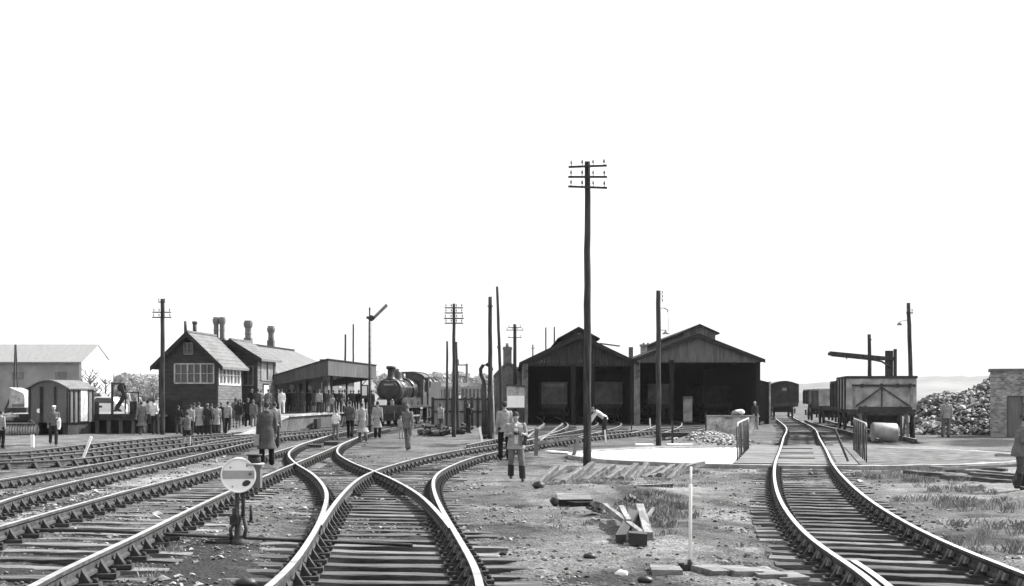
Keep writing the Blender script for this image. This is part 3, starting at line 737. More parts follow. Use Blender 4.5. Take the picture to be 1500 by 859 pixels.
# ------------------------------------------------------------------ signal box
def clap_wall(mb, p0, p1, z0, z1, nrm, pitch=.16, holes=(), top=None, mi=0):
    """overlapping boards from p0 to p1 (xy), holes = (u0,u1,z0,z1) along the wall; top(u) caps the height"""
    p0 = Vector((*p0, 0)); p1 = Vector((*p1, 0)); Ln = (p1-p0).length; U_ = (p1-p0)/Ln; nn = Vector((*nrm, 0)).normalized()
    z = z0
    while z < z1-.001:
        zz = min(z+pitch, z1); segs = [(0, Ln)]
        if top:
            us = [u for u in np.linspace(0, Ln, 120) if top(u) >= zz-.02]
            segs = [(us[0], us[-1])] if len(us) > 1 else []
        for (a, b_, h0, h1) in holes:
            if zz > h0+.02 and z < h1-.02:
                segs = [s_ for (c, e_) in segs for s_ in ((c, min(e_, a)), (max(c, b_), e_)) if s_[1]-s_[0] > .02]
        for (c, e_) in segs:
            q0, q1 = p0+U_*c, p0+U_*e_; j = random.uniform(0, .006)
            vs = []
            for qq in (q0, q1):
                for off, hz in ((-.06, z), (.028+j, z), (.004+j, zz), (-.06, zz)): vs.append(qq+nn*off+Vector((0, 0, hz)))
            mb.add(vs, [(0, 1, 2, 3), (7, 6, 5, 4), (0, 4, 5, 1), (1, 5, 6, 2), (2, 6, 7, 3), (3, 7, 4, 0)], mi)
        z = zz
def window(parent, p0, p1, z0, z1, nrm, cols, rows=2, frame=m_paintdirty, glass=m_glass, bar=.05):
    p0 = Vector((*p0, 0)); p1 = Vector((*p1, 0)); Ln = (p1-p0).length; U_ = (p1-p0)/Ln; nn = Vector((*nrm, 0)).normalized()
    mb = MB(); o3 = nn*.02
    for z in (z0, z1): mb.beam(p0+o3+Vector((0, 0, z)), p1+o3+Vector((0, 0, z)), .09, bar*1.4)
    for k in range(cols+1):
        a = p0+U_*(Ln*k/cols)+o3+nn*.004; wd = bar*1.5 if k in (0, cols) or k % 2 == 0 else bar*.7
        mb.beam(a+Vector((0, 0, z0)), a+Vector((0, 0, z1)), wd, .09, up=tuple(nn))
    for k in range(1, rows):
        zz = z0+(z1-z0)*k/rows; mb.beam(p0+o3-nn*.003+Vector((0, 0, zz)), p1+o3-nn*.003+Vector((0, 0, zz)), .05, bar*.5)
    f = mb.build('window', frame, parent)
    mb = MB(); q0, q1 = p0-nn*.02, p1-nn*.02
    mb.add([q0+Vector((0, 0, z0)), q1+Vector((0, 0, z0)), q1+Vector((0, 0, z1)), q0+Vector((0, 0, z1))], [(0, 1, 2, 3)]); mb.build('pane', glass, f, recalc=False)
    return f
def gable_roof(parent, W0, W1, D0, D1, ze, zr, over, th=.12, mat_=m_slate, barge=m_darkclad, xr=None, slates=True):
    xr = (W0+W1)/2 if xr is None else xr
    mb = MB()
    for s, xe in ((-1, W0-over), (1, W1+over)):
        k = (zr-ze)/abs(xr-(W0 if s < 0 else W1)); zo = zr - k*abs(xe-xr)
        if slates:
            n = max(4, int(math.hypot(xe-xr, zr-zo)/.28))
            for i in range(n):
                a, b_ = i/n, (i+1)/n
                xa, xb = xr+(xe-xr)*a, xr+(xe-xr)*b_; za, zb_ = zr+(zo-zr)*a, zr+(zo-zr)*b_
                mb.prism([(xa, za-th), (xa, za-.012), (xb, zb_+.014), (xb, zb_-th)], D0-over*.8, D1+over*.5)
        else: mb.prism([(xr, zr-th), (xr, zr), (xe, zo), (xe, zo-th)], D0-over*.8, D1+over*.5)
    rf = mb.build('roof', mat_, parent)
    mb = MB(); 
    for s, xe in ((-1, W0-over), (1, W1+over)):
        k = (zr-ze)/abs(xr-(W0 if s < 0 else W1)); zo = zr - k*abs(xe-xr)
        mb.prism([(xr, zr-.3), (xr, zr+.03), (xe, zo+.03), (xe, zo-.22)], D0-over*.8-.07, D0-over*.8-.006)
    if barge: mb.build('bargeboard', barge, rf)
    mb = MB(); mb.beam((xr, D0-over*.8, zr+.02), (xr, D1+over*.5, zr+.02), .16, .1); mb.build('ridge', m_slate, rf)
    return rf
g0 = -.2
SB = thing('signal_box', 'dark weatherboarded signal box with slate gable roof beside the left lines', 'signal box', (-15.9, 73.6, g0), R_(-4.7))
Wd, Dp, He, Hr = 3.15, 4.7, 3.95, 5.45
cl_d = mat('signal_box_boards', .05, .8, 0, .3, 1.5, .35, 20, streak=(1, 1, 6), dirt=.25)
cl_l = mat('signal_box_sunlit_boards', .13, .8, 0, .25, 1.5, .35, 20, streak=(1, 1, 6), dirt=.2)  # same boards, with the sunlit side's brightness put into the colour
ztop = lambda u: He+(Hr-He)*(1-abs(u-Wd/2)/(Wd/2))-.05
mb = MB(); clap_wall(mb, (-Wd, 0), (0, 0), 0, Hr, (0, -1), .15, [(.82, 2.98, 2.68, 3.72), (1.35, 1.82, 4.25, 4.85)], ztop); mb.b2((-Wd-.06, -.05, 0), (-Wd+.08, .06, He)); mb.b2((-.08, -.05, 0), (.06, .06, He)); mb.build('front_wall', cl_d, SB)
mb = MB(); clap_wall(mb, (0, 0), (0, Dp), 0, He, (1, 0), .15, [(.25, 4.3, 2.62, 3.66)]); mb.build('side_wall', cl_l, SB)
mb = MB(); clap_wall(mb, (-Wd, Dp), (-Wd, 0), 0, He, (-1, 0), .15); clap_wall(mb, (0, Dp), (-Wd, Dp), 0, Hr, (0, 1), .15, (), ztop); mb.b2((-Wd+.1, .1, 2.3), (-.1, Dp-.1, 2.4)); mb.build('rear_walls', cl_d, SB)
window(SB, (-Wd+.82, 0), (-Wd+2.98, 0), 2.68, 3.72, (0, -1), 6, 2)
window(SB, (-Wd+1.35, 0), (-Wd+1.82, 0), 4.25, 4.85, (0, -1), 2, 2, m_grime)
window(SB, (0, .25), (0, 4.3), 2.62, 3.66, (1, 0), 6, 2, m_paintw)
mb = MB(); mb.b2((-2.9, -.05, .02), (-1.9, -.02, 1.75)); mb.build('door', m_darkclad, SB)
rf = gable_roof(SB, -Wd, 0, 0, Dp, He, Hr, .42)
mb = MB(); mb.tube([(-Wd/2, -.4, Hr+.05), (-Wd/2, -.4, Hr+.55)], [.05, .015], 6); mb.build('finial', m_iron, rf)
mb = MB(); mb.cyl((-2.0, 2.4, Hr-.3), (-2.0, 2.4, Hr+.62), .11); mb.cyl((-2.0, 2.4, Hr+.55), (-2.0, 2.4, Hr+.7), .14); mb.build('stove_pipe', m_iron, rf)
mb = MB(); mb.cyl((-2.75, 3.0, Hr-.8), (-2.75, 3.0, Hr+.75), .06); mb.build('vent_pipe', m_iron, rf)
# interior levers and block shelf seen through the glass
mb = MB(); mb.b2((-2.6, 1.5, 2.42), (-.6, 1.9, 2.75)); 
for k in range(12): mb.tube([(-2.5+k*.16, 1.7, 2.7), (-2.5+k*.16, 1.6, 3.5)], .02, 5)
mb.build('lever_frame', m_drum, SB)
# annexe at the left of the box
mb = MB(); mb.prism([(-Wd-.7, 0), (-Wd-.1, 0), (-Wd-.1, 2.95), (-Wd-.35, 3.0), (-Wd-.85, 2.2), (-Wd-.7, 2.2)], 3.2, Dp); mb.build('lean_to', m_slate, SB)

# ------------------------------------------------------------------ platform and station
e0, e1, e2, e3 = Vector((-11.7, 71.5)), Vector((-10.9, 82)), Vector((-9.5, 98)), Vector((-6.2, 128))
PZ = .72
mb = MB()
edge = [Vector((-12.55, 64.5)), e0, e1, e2, e3]; back = [Vector((-14.2, 67.5)), Vector((-15.3, 74.5)), Vector((-14.9, 82)), Vector((-13.6, 98)), Vector((-10, 128))]
hz = [-.15, PZ, PZ, PZ, PZ]; hb = [-.15, .08, PZ, PZ, PZ]
vs = []
for p, b_, z, zb2 in zip(edge, back, hz, hb): vs += [(p.x, p.y, z), (b_.x, b_.y, zb2), (p.x-.25, p.y, -.5), (b_.x, b_.y, -.5)]
fs = []; ff = []
for i in range(4):
    a = 4*i; fs += [(a, a+1, a+5, a+4)]; ff += [(a, a+4, a+6, a+2), (a+1, a+3, a+7, a+5)]
fs += [(0, 2, 3, 1)]
m_plat = mat('platform_surface', .24, .9, 0, .15, 1.5, .3, 20, dirt=.15)
PL = thing('station_platform', 'raised platform with pale surface and ramp leading down to the yard', 'platform', (0, 0, 0))
mb.add(vs, fs+ff); mb.m = [0]*len(fs)+[1]*len(ff); mb.build('platform_body', [m_plat, brick_mat('platform_wall_brick', .13, .08, .18)], PL)
mb = MB()
for i in range(1, 4):
    a, b_ = edge[i], edge[i+1]; n_ = int((b_-a).length/1.0)
    for k in range(n_):
        p, q_ = a.lerp(b_, k/n_), a.lerp(b_, (k+.985)/n_); mb.beam((p.x-.18, p.y, PZ+.02), (q_.x-.18, q_.y, PZ+.02), .55, .09, 0)
a, b_ = edge[0], edge[1]
mb.beam((a.x-.18, a.y, -.12), (b_.x-.18, b_.y, PZ+.02), .5, .08)
mb.build('edge_coping', m_kerb, PL)
mb = MB(); mb.box((-11.0, 77.2, .25), (.2, 1.6, .5)); mb.build('culvert_opening', m_black, PL)
# canopy
CA = thing('platform_canopy', 'platform canopy with deep boarded valance above the waiting crowd', 'canopy', (0, 0, 0))
c0, c1 = Vector((-11.05, 82)), Vector((-9.75, 98)); dr = (c1-c0).normalized(); pr = Vector((-dr.y, dr.x))   # pr points left
dk = mat('canopy_boards', .10, .85, 0, .2, 2, .4, 18, streak=(10, 10, .4), dirt=.2)
zo_t, zo_b, zi_t, zi_b = 3.98, 3.02, 2.98, 2.45
wI = 3.35
def c3(p, z): return (p.x, p.y, z)
mb = MB()
i0, i1 = c0+pr*wI, c1+pr*wI
mb.add([c3(c0, zo_t-.05), c3(c1, zo_t-.05), c3(i1, zi_t-.03), c3(i0, zi_t-.03), c3(c0, zo_t-.15), c3(c1, zo_t-.15), c3(i1, zi_t-.13), c3(i0, zi_t-.13)], [(0,1,2,3),(7,6,5,4),(0,4,5,1),(1,5,6,2),(2,6,7,3),(3,7,4,0)]); mb.build('canopy_roof', m_slate, CA)
def valance(p, q_, zt0, zb0, zt1, zb1, n_):
    mb = MB(); nrm = Vector(((q_-p).y, -(q_-p).x)).normalized()
    for k in range(n_):
        a, b_ = k/n_, (k+.94)/n_; P, Q = p.lerp(q_, a), p.lerp(q_, b_)
        za, zb_ = zt0+(zt1-zt0)*a, zt0+(zt1-zt0)*b_; ya, yb = zb0+(zb1-zb0)*a, zb0+(zb1-zb0)*b_; o_ = nrm*random.uniform(.0, .012)
        P, Q = P+o_, Q+o_; N2 = nrm*-.04
        mb.add([c3(P, ya), c3(Q, yb), c3(Q, zb_), c3(P, za), c3(P+N2, ya), c3(Q+N2, yb), c3(Q+N2, zb_), c3(P+N2, za)], [(0,1,2,3),(7,6,5,4),(0,4,5,1),(1,5,6,2),(2,6,7,3),(3,7,4,0)])
    mb.add([c3(p-nrm*.05, zb0+.03), c3(q_-nrm*.05, zb1+.03), c3(q_-nrm*.05, zt1-.02), c3(p-nrm*.05, zt0-.02)], [(0,1,2,3)])
    return mb.build('valance', dk, CA)
valance(c0, c1, zo_t, zo_b, zo_t, zo_b, 90); valance(i0, c0, zi_t, zi_b, zo_t, zo_b, 24); valance(c1, i1, zo_t, zo_b, zi_t, zi_b, 24)
mb = MB(); mb.beam((c0.x, c0.y-.03, zo_t+.02), (c1.x, c1.y, zo_t+.02), .14, .07); mb.beam((i0.x, i0.y-.03, zi_t+.03), (c0.x, c0.y-.03, zo_t+.03), .14, .07); mb.build('canopy_trim', m_darkclad, CA)
for k, (t_, w_) in enumerate(((.02, 1.9), (.35, 1.0), (.65, 1.0), (.97, 1.0), (.35, 2.6), (.02, .5))):
    P = c0.lerp(c1, t_)+pr*w_; mb = MB(); mb.tube([(P.x, P.y, PZ), (P.x, P.y, 3.3)], .07, 8); mb.beam((P.x, P.y, 2.5), (P.x+.5, P.y, 3.05), .05, .05); mb.build('canopy_post', m_iron, CA)
# station building behind the canopy
ST = thing('station_building', 'low brick station house with hipped slate roof and tall octagonal chimneys', 'station building', (-16.6, 84.0, 0), -math.atan2(dr.x, dr.y))
stm = brick_mat('station_brick', .17, .11, .25)
mb = MB(); mb.b2((-4.2, 0, -.1), (2.2, 24, 3.05)); mb.build('wall', stm, ST)
mb = MB(); ze, zr = 3.05, 5.15; xl, xr_, y0_, y1_ = -4.6, 2.5, -.4, 24.4; xm = -1.05
mb.add([(xl, y0_, ze), (xr_, y0_, ze), (xr_, y1_, ze), (xl, y1_, ze), (xm, y0_, zr), (xm, y1_-7, zr)], [(0,1,4), (1,2,5,4), (2,3,5), (3,0,4,5), (0,3,2,1)])
rf = mb.build('roof', m_slate, ST)
mb = MB(); mb.beam((xm, y0_, zr+.03), (xm, y1_-7, zr+.03), .2, .12); mb.beam((xr_+.04, y0_, ze-.02), (xr_+.04, y1_, ze-.02), .12, .12); mb.build('gutter_and_ridge', m_darkclad, rf)
for (yy, n_) in ((3, 2), (8, 1), (13, 2), (18, 1)):
    mb = MB(); mb.b2((2.2, yy, .85+PZ), (2.24, yy+1.0, 2.5)); w0 = mb.build('window', m_paintdirty, ST)
    mb = MB(); mb.b2((2.235, yy+.1, .95+PZ), (2.26, yy+.9, 2.4)); mb.build('pane', m_glass, w0)
mb = MB(); mb.b2((2.2, 5.4, PZ), (2.25, 6.4, 2.6)); mb.build('door', m_darkclad, ST)
def chimney(px, pyt, pyb, wpx, d, label, parts=1):
    rr = wpx*d/F/2; x = xat(px, d)
    M = ST.matrix_world; 
    loc = Matrix.Rotation(-ST.rotation_euler.z, 3, 'Z') @ (Vector((x, d, 0))-ST.location)
    mb = MB(); zt = zat(pyt, d); zb = 3.2
    k = rr/parts
    for i in range(parts):
        ox = (i-(parts-1)/2)*2*k*.86; kk = k*.92
        mb.tube([(loc.x+ox, loc.y, z) for z in (zb, zb+.05, zt-.95, zt-.9, zt-.82, zt-.78, zt-.5, zt-.42, zt-.3, zt-.12, zt-.1, zt)], [kk*.8, kk*.8, kk*.74, kk*.82, kk*.82, kk*.74, kk*.76, kk*.95, kk*1.1, kk*1.1, kk*.9, kk*.9], 8, 0, False)
    mb.box((loc.x, loc.y, 4.5), (2*rr*.8, rr*1.2/parts*1.2, 2.4))
    return mb.build('chimney', stm, rf)
chimney(321, 465, 497, 21, 92, '', 2); chimney(363.5, 470, 503, 13.5, 92, ''); chimney(397, 478, 510, 12, 96, '')
mb = MB(); mb.b2((.2, 20.6, 3.4), (.8, 21.4, 4.6)); mb.build('chimney', stm, rf)
# gabled wing next to the signal box
d = 79; WG = thing('gabled_station_wing', 'small dark gabled timber office between signal box and canopy', 'building', (xat(377, d), d, 0), R_(-6))
w_ = 78*d/F; 
mb = MB(); He2, Hr2 = zat(521, d), zat(497.5, d)
zt2 = lambda u: He2+(Hr2-He2)*(1-abs(u-w_/2)/(w_/2))-.05
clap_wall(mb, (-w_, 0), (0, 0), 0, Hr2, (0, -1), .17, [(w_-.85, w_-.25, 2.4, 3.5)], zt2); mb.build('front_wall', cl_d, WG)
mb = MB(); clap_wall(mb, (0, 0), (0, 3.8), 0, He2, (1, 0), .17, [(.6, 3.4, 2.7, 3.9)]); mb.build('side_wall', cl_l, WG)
mb = MB(); mb.b2((-w_, .1, 0), (-.1, 3.8, He2-.1)); mb.build('rear_walls', cl_d, WG)
window(WG, (-.85, 0), (-.25, 0), 2.4, 3.5, (0, -1), 2, 2, m_grime); window(WG, (0, .6), (0, 3.4), 2.7, 3.9, (1, 0), 2, 1, m_greyboard, m_drum)
mb = MB(); mb.b2((.03, 1.0, PZ+.05), (.06, 2.2, 2.5)); f_ = mb.build('notice_frame', m_black, WG); mb = MB(); mb.b2((.06, 1.12, 1.6), (.075, 2.08, 2.4)); mb.build('notice_paper', m_paintw, f_)
gable_roof(WG, -w_, 0, 0, 3.8, He2, Hr2, .35)
# poster board among the platform crowd
d = 84; t = thing('platform_notice_board', 'small framed notice board above heads at the canopy end', 'notice board', (xat(534, d), d, PZ))
mb = MB(); mb.b2((-.22, 0, .9), (.22, .06, 1.75)); f_ = mb.build('board_frame', m_black, t)
mb = MB(); mb.b2((-.15, -.012, 1.1), (.15, -.002, 1.68)); mb.build('paper', m_paintw, f_)
for s in (-.2, .2): mb = MB(); mb.b2((s-.03, .01, 0), (s+.03, .05, .9)); mb.build('post', m_black, t)

# ------------------------------------------------------------------ engine sheds
def cupola(parent, x0, x1, y0, y1, z0, ze, zr, m, roofm):
    mb = MB(); xm = (x0+x1)/2
    mb.prism([(x0, z0), (x1, z0), (x1, ze), (xm, zr), (x0, ze)], y0, y1); v = mb.build('roof_ventilator', m, parent)
    mb = MB()
    for s, xe in ((-1, x0-.25), (1, x1+.25)):
        k = (zr-ze)/(xm-x0); zo = zr-k*abs(xe-xm); mb.prism([(xm, zr), (xm, zr+.1), (xe, zo+.1), (xe, zo)], y0-.3, y1+.2)
    mb.build('ventilator_roof', roofm, v)
def shed(label, pxl, pxr, pya, pye, pyl, d, depth, gm, cup, posts, wallw=.3, roofm=m_darkclad):
    x0, x1 = xat(pxl, d), xat(pxr, d); g = -.2; xm = (x0+x1)/2; za, ze, zl = zat(pya, d)-g, zat(pye, d)-g, zat(pyl, d)-g
    t = thing('engine_shed', label, 'engine shed', (x0, d, g)); W_ = x1-x0; xm = W_/2
    mb = MB()
    n_ = int(W_/.18)
    for k in range(n_):                                       # vertical boards of the gable
        a, b_ = W_*k/n_, W_*(k+.96)/n_
        ha = ze+(za-ze)*(1-abs(a-xm)/xm); hb = ze+(za-ze)*(1-abs(b_-xm)/xm); o_ = random.uniform(0, .02)
        mb.prism([(a, zl), (b_, zl), (b_, hb-.05), (a, ha-.05)], -o_, .06)
    mb.b2((0, .065, zl-.05), (W_, .2, zl+.25)); mb.build('gable_boards', gm, t)
    mb = MB(); mb.b2((0, 0, 0), (wallw, depth, zl+.1)); mb.b2((W_-wallw, 0, 0), (W_-.01, depth, zl+.1)); mb.b2((wallw, depth-.2, 0), (W_-wallw, depth, zl+.2)); mb.build('side_and_rear_walls', m_soot_shade, t)
    rf = gable_roof(t, 0, W_, 0, depth, ze, za, .28, .14, roofm, m_darkclad, slates=False)
    cx0, cx1, cze, czr = cup
    cupola(rf, xat(cx0, d)-x0, xat(cx1, d)-x0, .05, depth-1, za-1.2, zat(cze, d)-g, zat(czr, d)-g, gm, roofm)
    for pxp, wp, pm in posts:
        mb = MB(); xx = xat(pxp, d)-x0; mb.b2((xx-wp/2, -.05, 0), (xx+wp/2, .35, zl+.12)); mb.build('door_post', pm, t)
    for k in range(1, 6):                                      # trusses
        yy = depth*k/6; mb = MB(); mb.beam((wallw, yy, zl), (W_-wallw, yy, zl), .12, .18); mb.beam((xm, yy, zl), (xm, yy, za-.2), .1, .1)
        for s in (-1, 1): mb.beam((xm, yy, zl), (xm+s*W_*.28, yy, ze+(za-ze)*.42), .08, .1)
        mb.build('roof_truss', m_soot_shade, t)
    return t, x0, g
gm1 = mat('gable_boards_sooty', .035, .9, 0, .35, 1.3, .5, 16, streak=(6, 6, .5), dirt=.3)
gm2 = mat('gable_boards_grey', .12, .9, 0, .3, 1.1, .5, 16, streak=(6, 6, .5), dirt=.3)
m_postg = mat('gate_post', .17, .9, 0, .4, 2, .4, 16, dirt=.3)
S1, sx, sg = shed('left sooty gabled engine shed with raised roof ventilator and open front', 766.5, 930, 490, 529, 536, 93.5, 26, gm1, (822, 873, 495, 481), [(769, .4, m_postg), (840, .3, m_soot_shade), (869, .22, m_soot_shade)])
S2, sx2, sg2 = shed('right engine shed with paler boarded gable above its wide dark opening', 930.3, 1114, 489, 525, 530.5, 93.5, 26, gm2, (1001, 1048, 487.5, 477), [(933, .42, m_postg), (984, .3, m_soot_shade)])
# strip of skylight and raised panels on left shed
mb = MB(); mb.beam((xat(882, 93.5)-sx, 3, zat(505, 96)+.3), (xat(913, 93.5)-sx, 3, zat(509, 96)+.3), 1.2, .05); mb.build('raised_roof_light', m_drum, S1)
mb = MB(); mb.b2((xat(921, 100)-sx, 6, 3.9), (xat(926.5, 100)-sx, 6.6, zat(509, 100)+.2)); mb.build('chimney', m_greyboard, S1)
t = thing('brick_chimney_stack', 'squat pale brick stack rising behind the valley between the two sheds', 'chimney', (xat(950, 124), 124, -.2))
mb = MB(); mb.b2((-.65, 0, 0), (.65, 1, zat(505, 124)+.2)); mb.b2((-.72, -.06, zat(507.5, 124)+.2), (.72, 1.06, zat(504.5, 124)+.2)); mb.build('stack', m_brickpale, t)
for k in (-.4, 0, .4): mb = MB(); mb.cyl((k, .5, zat(505, 124)+.2), (k, .5, zat(502, 124)+.2), .1); mb.build('chimney_pot', m_greyboard, t)
d = 96; t = thing('lean_to_store', 'low dark lean-to against the outer wall of right engine shed', 'outbuilding', (xat(1120, d), d, -.2))
w_ = 12.6*d/F/2; mb = MB(); mb.prism([(-w_, 0), (w_, 0), (w_, zat(560, d)+.2), (-w_, zat(557, d)+.2)], 0, 10); mb.build('wall', m_darkclad, t)
mb = MB(); mb.b2((w_+.003, -.1, 0), (w_+.12, .1, zat(559, d)+.2)); mb.build('corner_post', m_paintdirty, t)
# white door panel and odds inside sheds
d = 95; t = thing('white_panel_door', 'pale panel standing inside the mouth of the right shed', 'door panel', (xat(1007.5, d), d, -.2))
mb = MB(); mb.b2((-.33, 0, .15), (.33, .05, zat(581, d)+.2)); mb.build('panel', m_greyboard, t); mb = MB(); mb.b2((-.3, -.012, .25), (.3, -.002, zat(583, d)+.1)); mb.build('panel_sheet', m_wagon, t)

# house with chimney behind
d = 118; t = thing('gabled_cottage', 'dark brick cottage with a tall chimney left of the sheds', 'house', (xat(724, d), d, -.2)); k = d/F
W_ = 44*k; zz = lambda py: zat(py, d)+.2
mb = MB(); mb.prism([(0, 0), (W_, 0), (W_, zz(543)), (18.5*k, zz(531)), (0, zz(549))], 0, 8); mb.build('wall', m_brick, t)
mb = MB(); ap = (19*k, zz(529)); 
for xe, ze_ in ((-1.5*k, zz(551)), (W_+1.5*k, zz(546))): mb.prism([(ap[0], ap[1]-.15), (ap[0], ap[1]+.05), (xe, ze_+.05), (xe, ze_-.15)], -.25, 8.2)
rf = mb.build('roof', m_slate, t)
mb = MB(); mb.b2((13*k, .3, zz(540)), (25.5*k, 1.2, zz(508))); mb.b2((12.2*k, .22, zz(512)), (26.3*k, 1.28, zz(509.5))); mb.build('chimney', m_brick, rf)
mb = MB(); mb.cyl((19*k, .7, zz(508)), (19*k, .7, zz(502.5)), .15, .11); mb.build('chimney_pot', m_greyboard, rf)

# far left warehouse
d = 165; t = thing('long_warehouse', 'long pale warehouse with a broad corrugated roof in the left distance', 'warehouse', (-52, d, -.3)); zz = lambda py, dd=165: zat(py, dd)+.3
m_whwall = mat('warehouse_wall', .25, .9, 0, .15, .6, .2, 20, dirt=.2); m_whend = mat('warehouse_sunlit_wall', .5, .9, 0, .1, .6, .2, 20)  # end wall is paler: the sunlight on it is put into the colour
ze_ = zz(531); zr_ = zz(506, 171)
mb = MB(); mb.prism([(0, 0), (13, 0), (13, ze_*.9), (11, zr_*.8), (6.5, zr_-.1), (0, ze_-.1)], -.3, 0, 'x'); mb.build('gable_wall', m_whend, t)
mb = MB(); mb.b2((-42, 0, 0), (-.31, .3, ze_-.05)); mb.build('side_wall', m_whwall, t)
mb = MB(); mb.prism([(-.4, ze_-.1), (-.4, ze_+.05), (6.5, zr_+.12), (11.2, zr_*.8+.1), (11, zr_*.8-.1), (6.5, zr_-.05)], -42, .06, 'x'); mb.build('roof', m_rooffar, t)
for j_ in range(7):
    mb = MB(); xx = -2.5-j_*5.2; mb.b2((xx-.7, -.06, zz(556)), (xx+.7, -.01, zz(545))); mb.build('window', m_grime, t)

# pale carriages beyond the fence
for j, (px, lab) in enumerate(((655, 'pale railway carriage beyond the board fence, nearer the steam engine'), (692, 'pale railway carriage beyond the board fence, nearer the water column'))):
    d = 118; k = d/F; t = thing('railway_carriage', lab, 'carriage', (xat(px, d), d, -.2), 0, 'carriages beyond the fence'); W_ = 33*k
    mb = MB(); mb.prism([(-.95, .9), (.95, .9), (.95, 2.75), (.6, 3.05), (-.6, 3.05), (-.95, 2.75)], -W_/2, W_/2, 'x'); mb.build('body', m_paintdirty, t)
    mb = MB(); mb.prism([(-.97, 2.78), (.97, 2.78), (.6, 3.12), (-.6, 3.12)], -W_/2-.01, W_/2+.01, 'x'); mb.build('roof', m_drum, t)
    for i in range(6): mb = MB(); xx = -W_/2+W_*(i+.5)/6; mb.b2((xx-.1, -.975, 1.7), (xx+.1, -.955, 2.6)); mb.build('window', m_grime, t)
    for xx in (-W_*.3, W_*.3): mb = MB(); mb.cyl((xx, -.9, .5), (xx, -.7, .5), .5); mb.build('wheel', m_black, t)
# board fence
d = 86; t = thing('board_fence', 'tall grey board fence with dark posts behind the engine and poles', 'fence', (xat(634, d), d, -.2)); k = d/F
for a, b_ in ((0, 21), (21, 48), (48, 66), (66, 82)):
    mb = MB(); n_ = int((b_-a)*k/.16)
    for i in range(n_): mb.b2((a*k+(b_-a)*k*i/n_, random.uniform(-.015, 0), .1), (a*k+(b_-a)*k*(i+.95)/n_, .03, 1.8+random.uniform(-.03, .03)))
    mb.build('board_panel', m_fence, t)
for a in (0, 21, 29, 48, 57, 66, 82): mb = MB(); mb.b2((a*k-.09, -.12, 0), (a*k+.09, -.02, 1.9)); mb.build('post', m_wagondark, t)
for z in (1.78, 1.0): mb = MB(); mb.b2((0, -.075, z-.05), (82*k, -.045, z+.05)); mb.build('rail', m_wagondark, t)

# brick hut at right
d = 66.5; x0 = xat(1451, d); H = zat(544, d)+.2
t = thing('brick_hut', 'flat-roofed brick hut with a plank door at the right edge', 'hut', (x0, d, -.2), R_(-19))
mb = MB(); mb.b2((0, 0, 0), (.75, 3.4, H)); mb.b2((.75, 0, 2.0), (1.5, .2, H)); mb.b2((1.5, 0, 0), (4.2, 3.4, H)); mb.b2((.75, .25, 0), (1.5, 3.4, H)); mb.build('wall', m_brickpale, t)
mb = MB(); mb.b2((.77, .12, 0), (1.48, .18, 1.98)); dd = mb.build('door', mat('hut_door', .15, .8, 0, .2, 2, .3, 20, streak=(9, 9, .5)), t); mb = MB(); mb.box((1.38, .09, 1.0), (.05, .06, .14)); mb.build('handle', m_iron, dd)
mb = MB(); mb.b2((-.1, -.12, H), (4.3, 3.5, H+.12)); mb.build('roof', m_grime, t)

# dirty low wall by the turntable
bx, by = g2w(1070, 637); k = by/F
t = thing('low_block_wall', 'low whitewashed block wall with a dark gap patch, beyond the turntable', 'low wall', (bx, by, -.2))
m_ww = mat('flaking_whitewash', .45, .95, 0, .6, 1.6, .6, 12, dirt=.45)
mb = MB(); mb.b2((-35*k, 0, 0), (35*k, .35, .93)); mb.b2((-35*k, -.06, 0), (35*k, -.003, .28)); mb.build('blockwork', m_ww, t)
mb = MB(); mb.b2((-35.5*k, -.05, .93), (35.5*k, .4, 1.0)); mb.build('wall_coping', m_kerb, t)
mb = MB(); mb.b2((-36.5*k, -.05, 0), (-35.3*k, .1, 1.1)); mb.build('end_post', m_iron, t)
o = MB(); 
for _ in range(7): o.blob((bx+13*k+random.uniform(-.15, .15), by+.15, .87+random.uniform(0, .12)), (.16, .14, .12), 5, 7, 0, .2)
o.blob((bx+8*k, by+.15, .9), (.25, .2, .14), 5, 7, 1, .2)
tag(o.build('crumpled_sack', [m_paintw, m_drum]), 'crumpled white sacking lying on top of the whitewashed wall', 'sack')

# ------------------------------------------------------------------ loading dock at left
d = 72; t = thing('loading_dock', 'dark timber loading dock with a deep shadowed front, left of signal box', 'loading dock', (0, 0, 0)); 
x0, x1 = xat(86, d), xat(233, d)
mb = MB(); mb.b2((x0-5, d, .68), (x1, d+14, .8)); n_ = 40
mb.build('dock_deck', m_gwood, t)
mb = MB(); mb.b2((x0-5, d-.08, .5), (x1, d-.003, .84)); mb.build('edge_beam', m_wagondark, t)
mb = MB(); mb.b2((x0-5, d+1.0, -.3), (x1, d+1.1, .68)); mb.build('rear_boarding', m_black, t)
for px in (88, 104, 122, 141, 158, 176, 194, 212, 229): mb = MB(); xx = xat(px, d); mb.b2((xx-.09, d+.1, -.3), (xx+.09, d+.3, .68)); mb.build('dock_post', m_greyboard, t)
mb = MB(); mb.beam((xat(113, d), d+.05, -.2), (xat(122, d), d+.05, .5), .1, .1); mb.build('brace', m_greyboard, t)
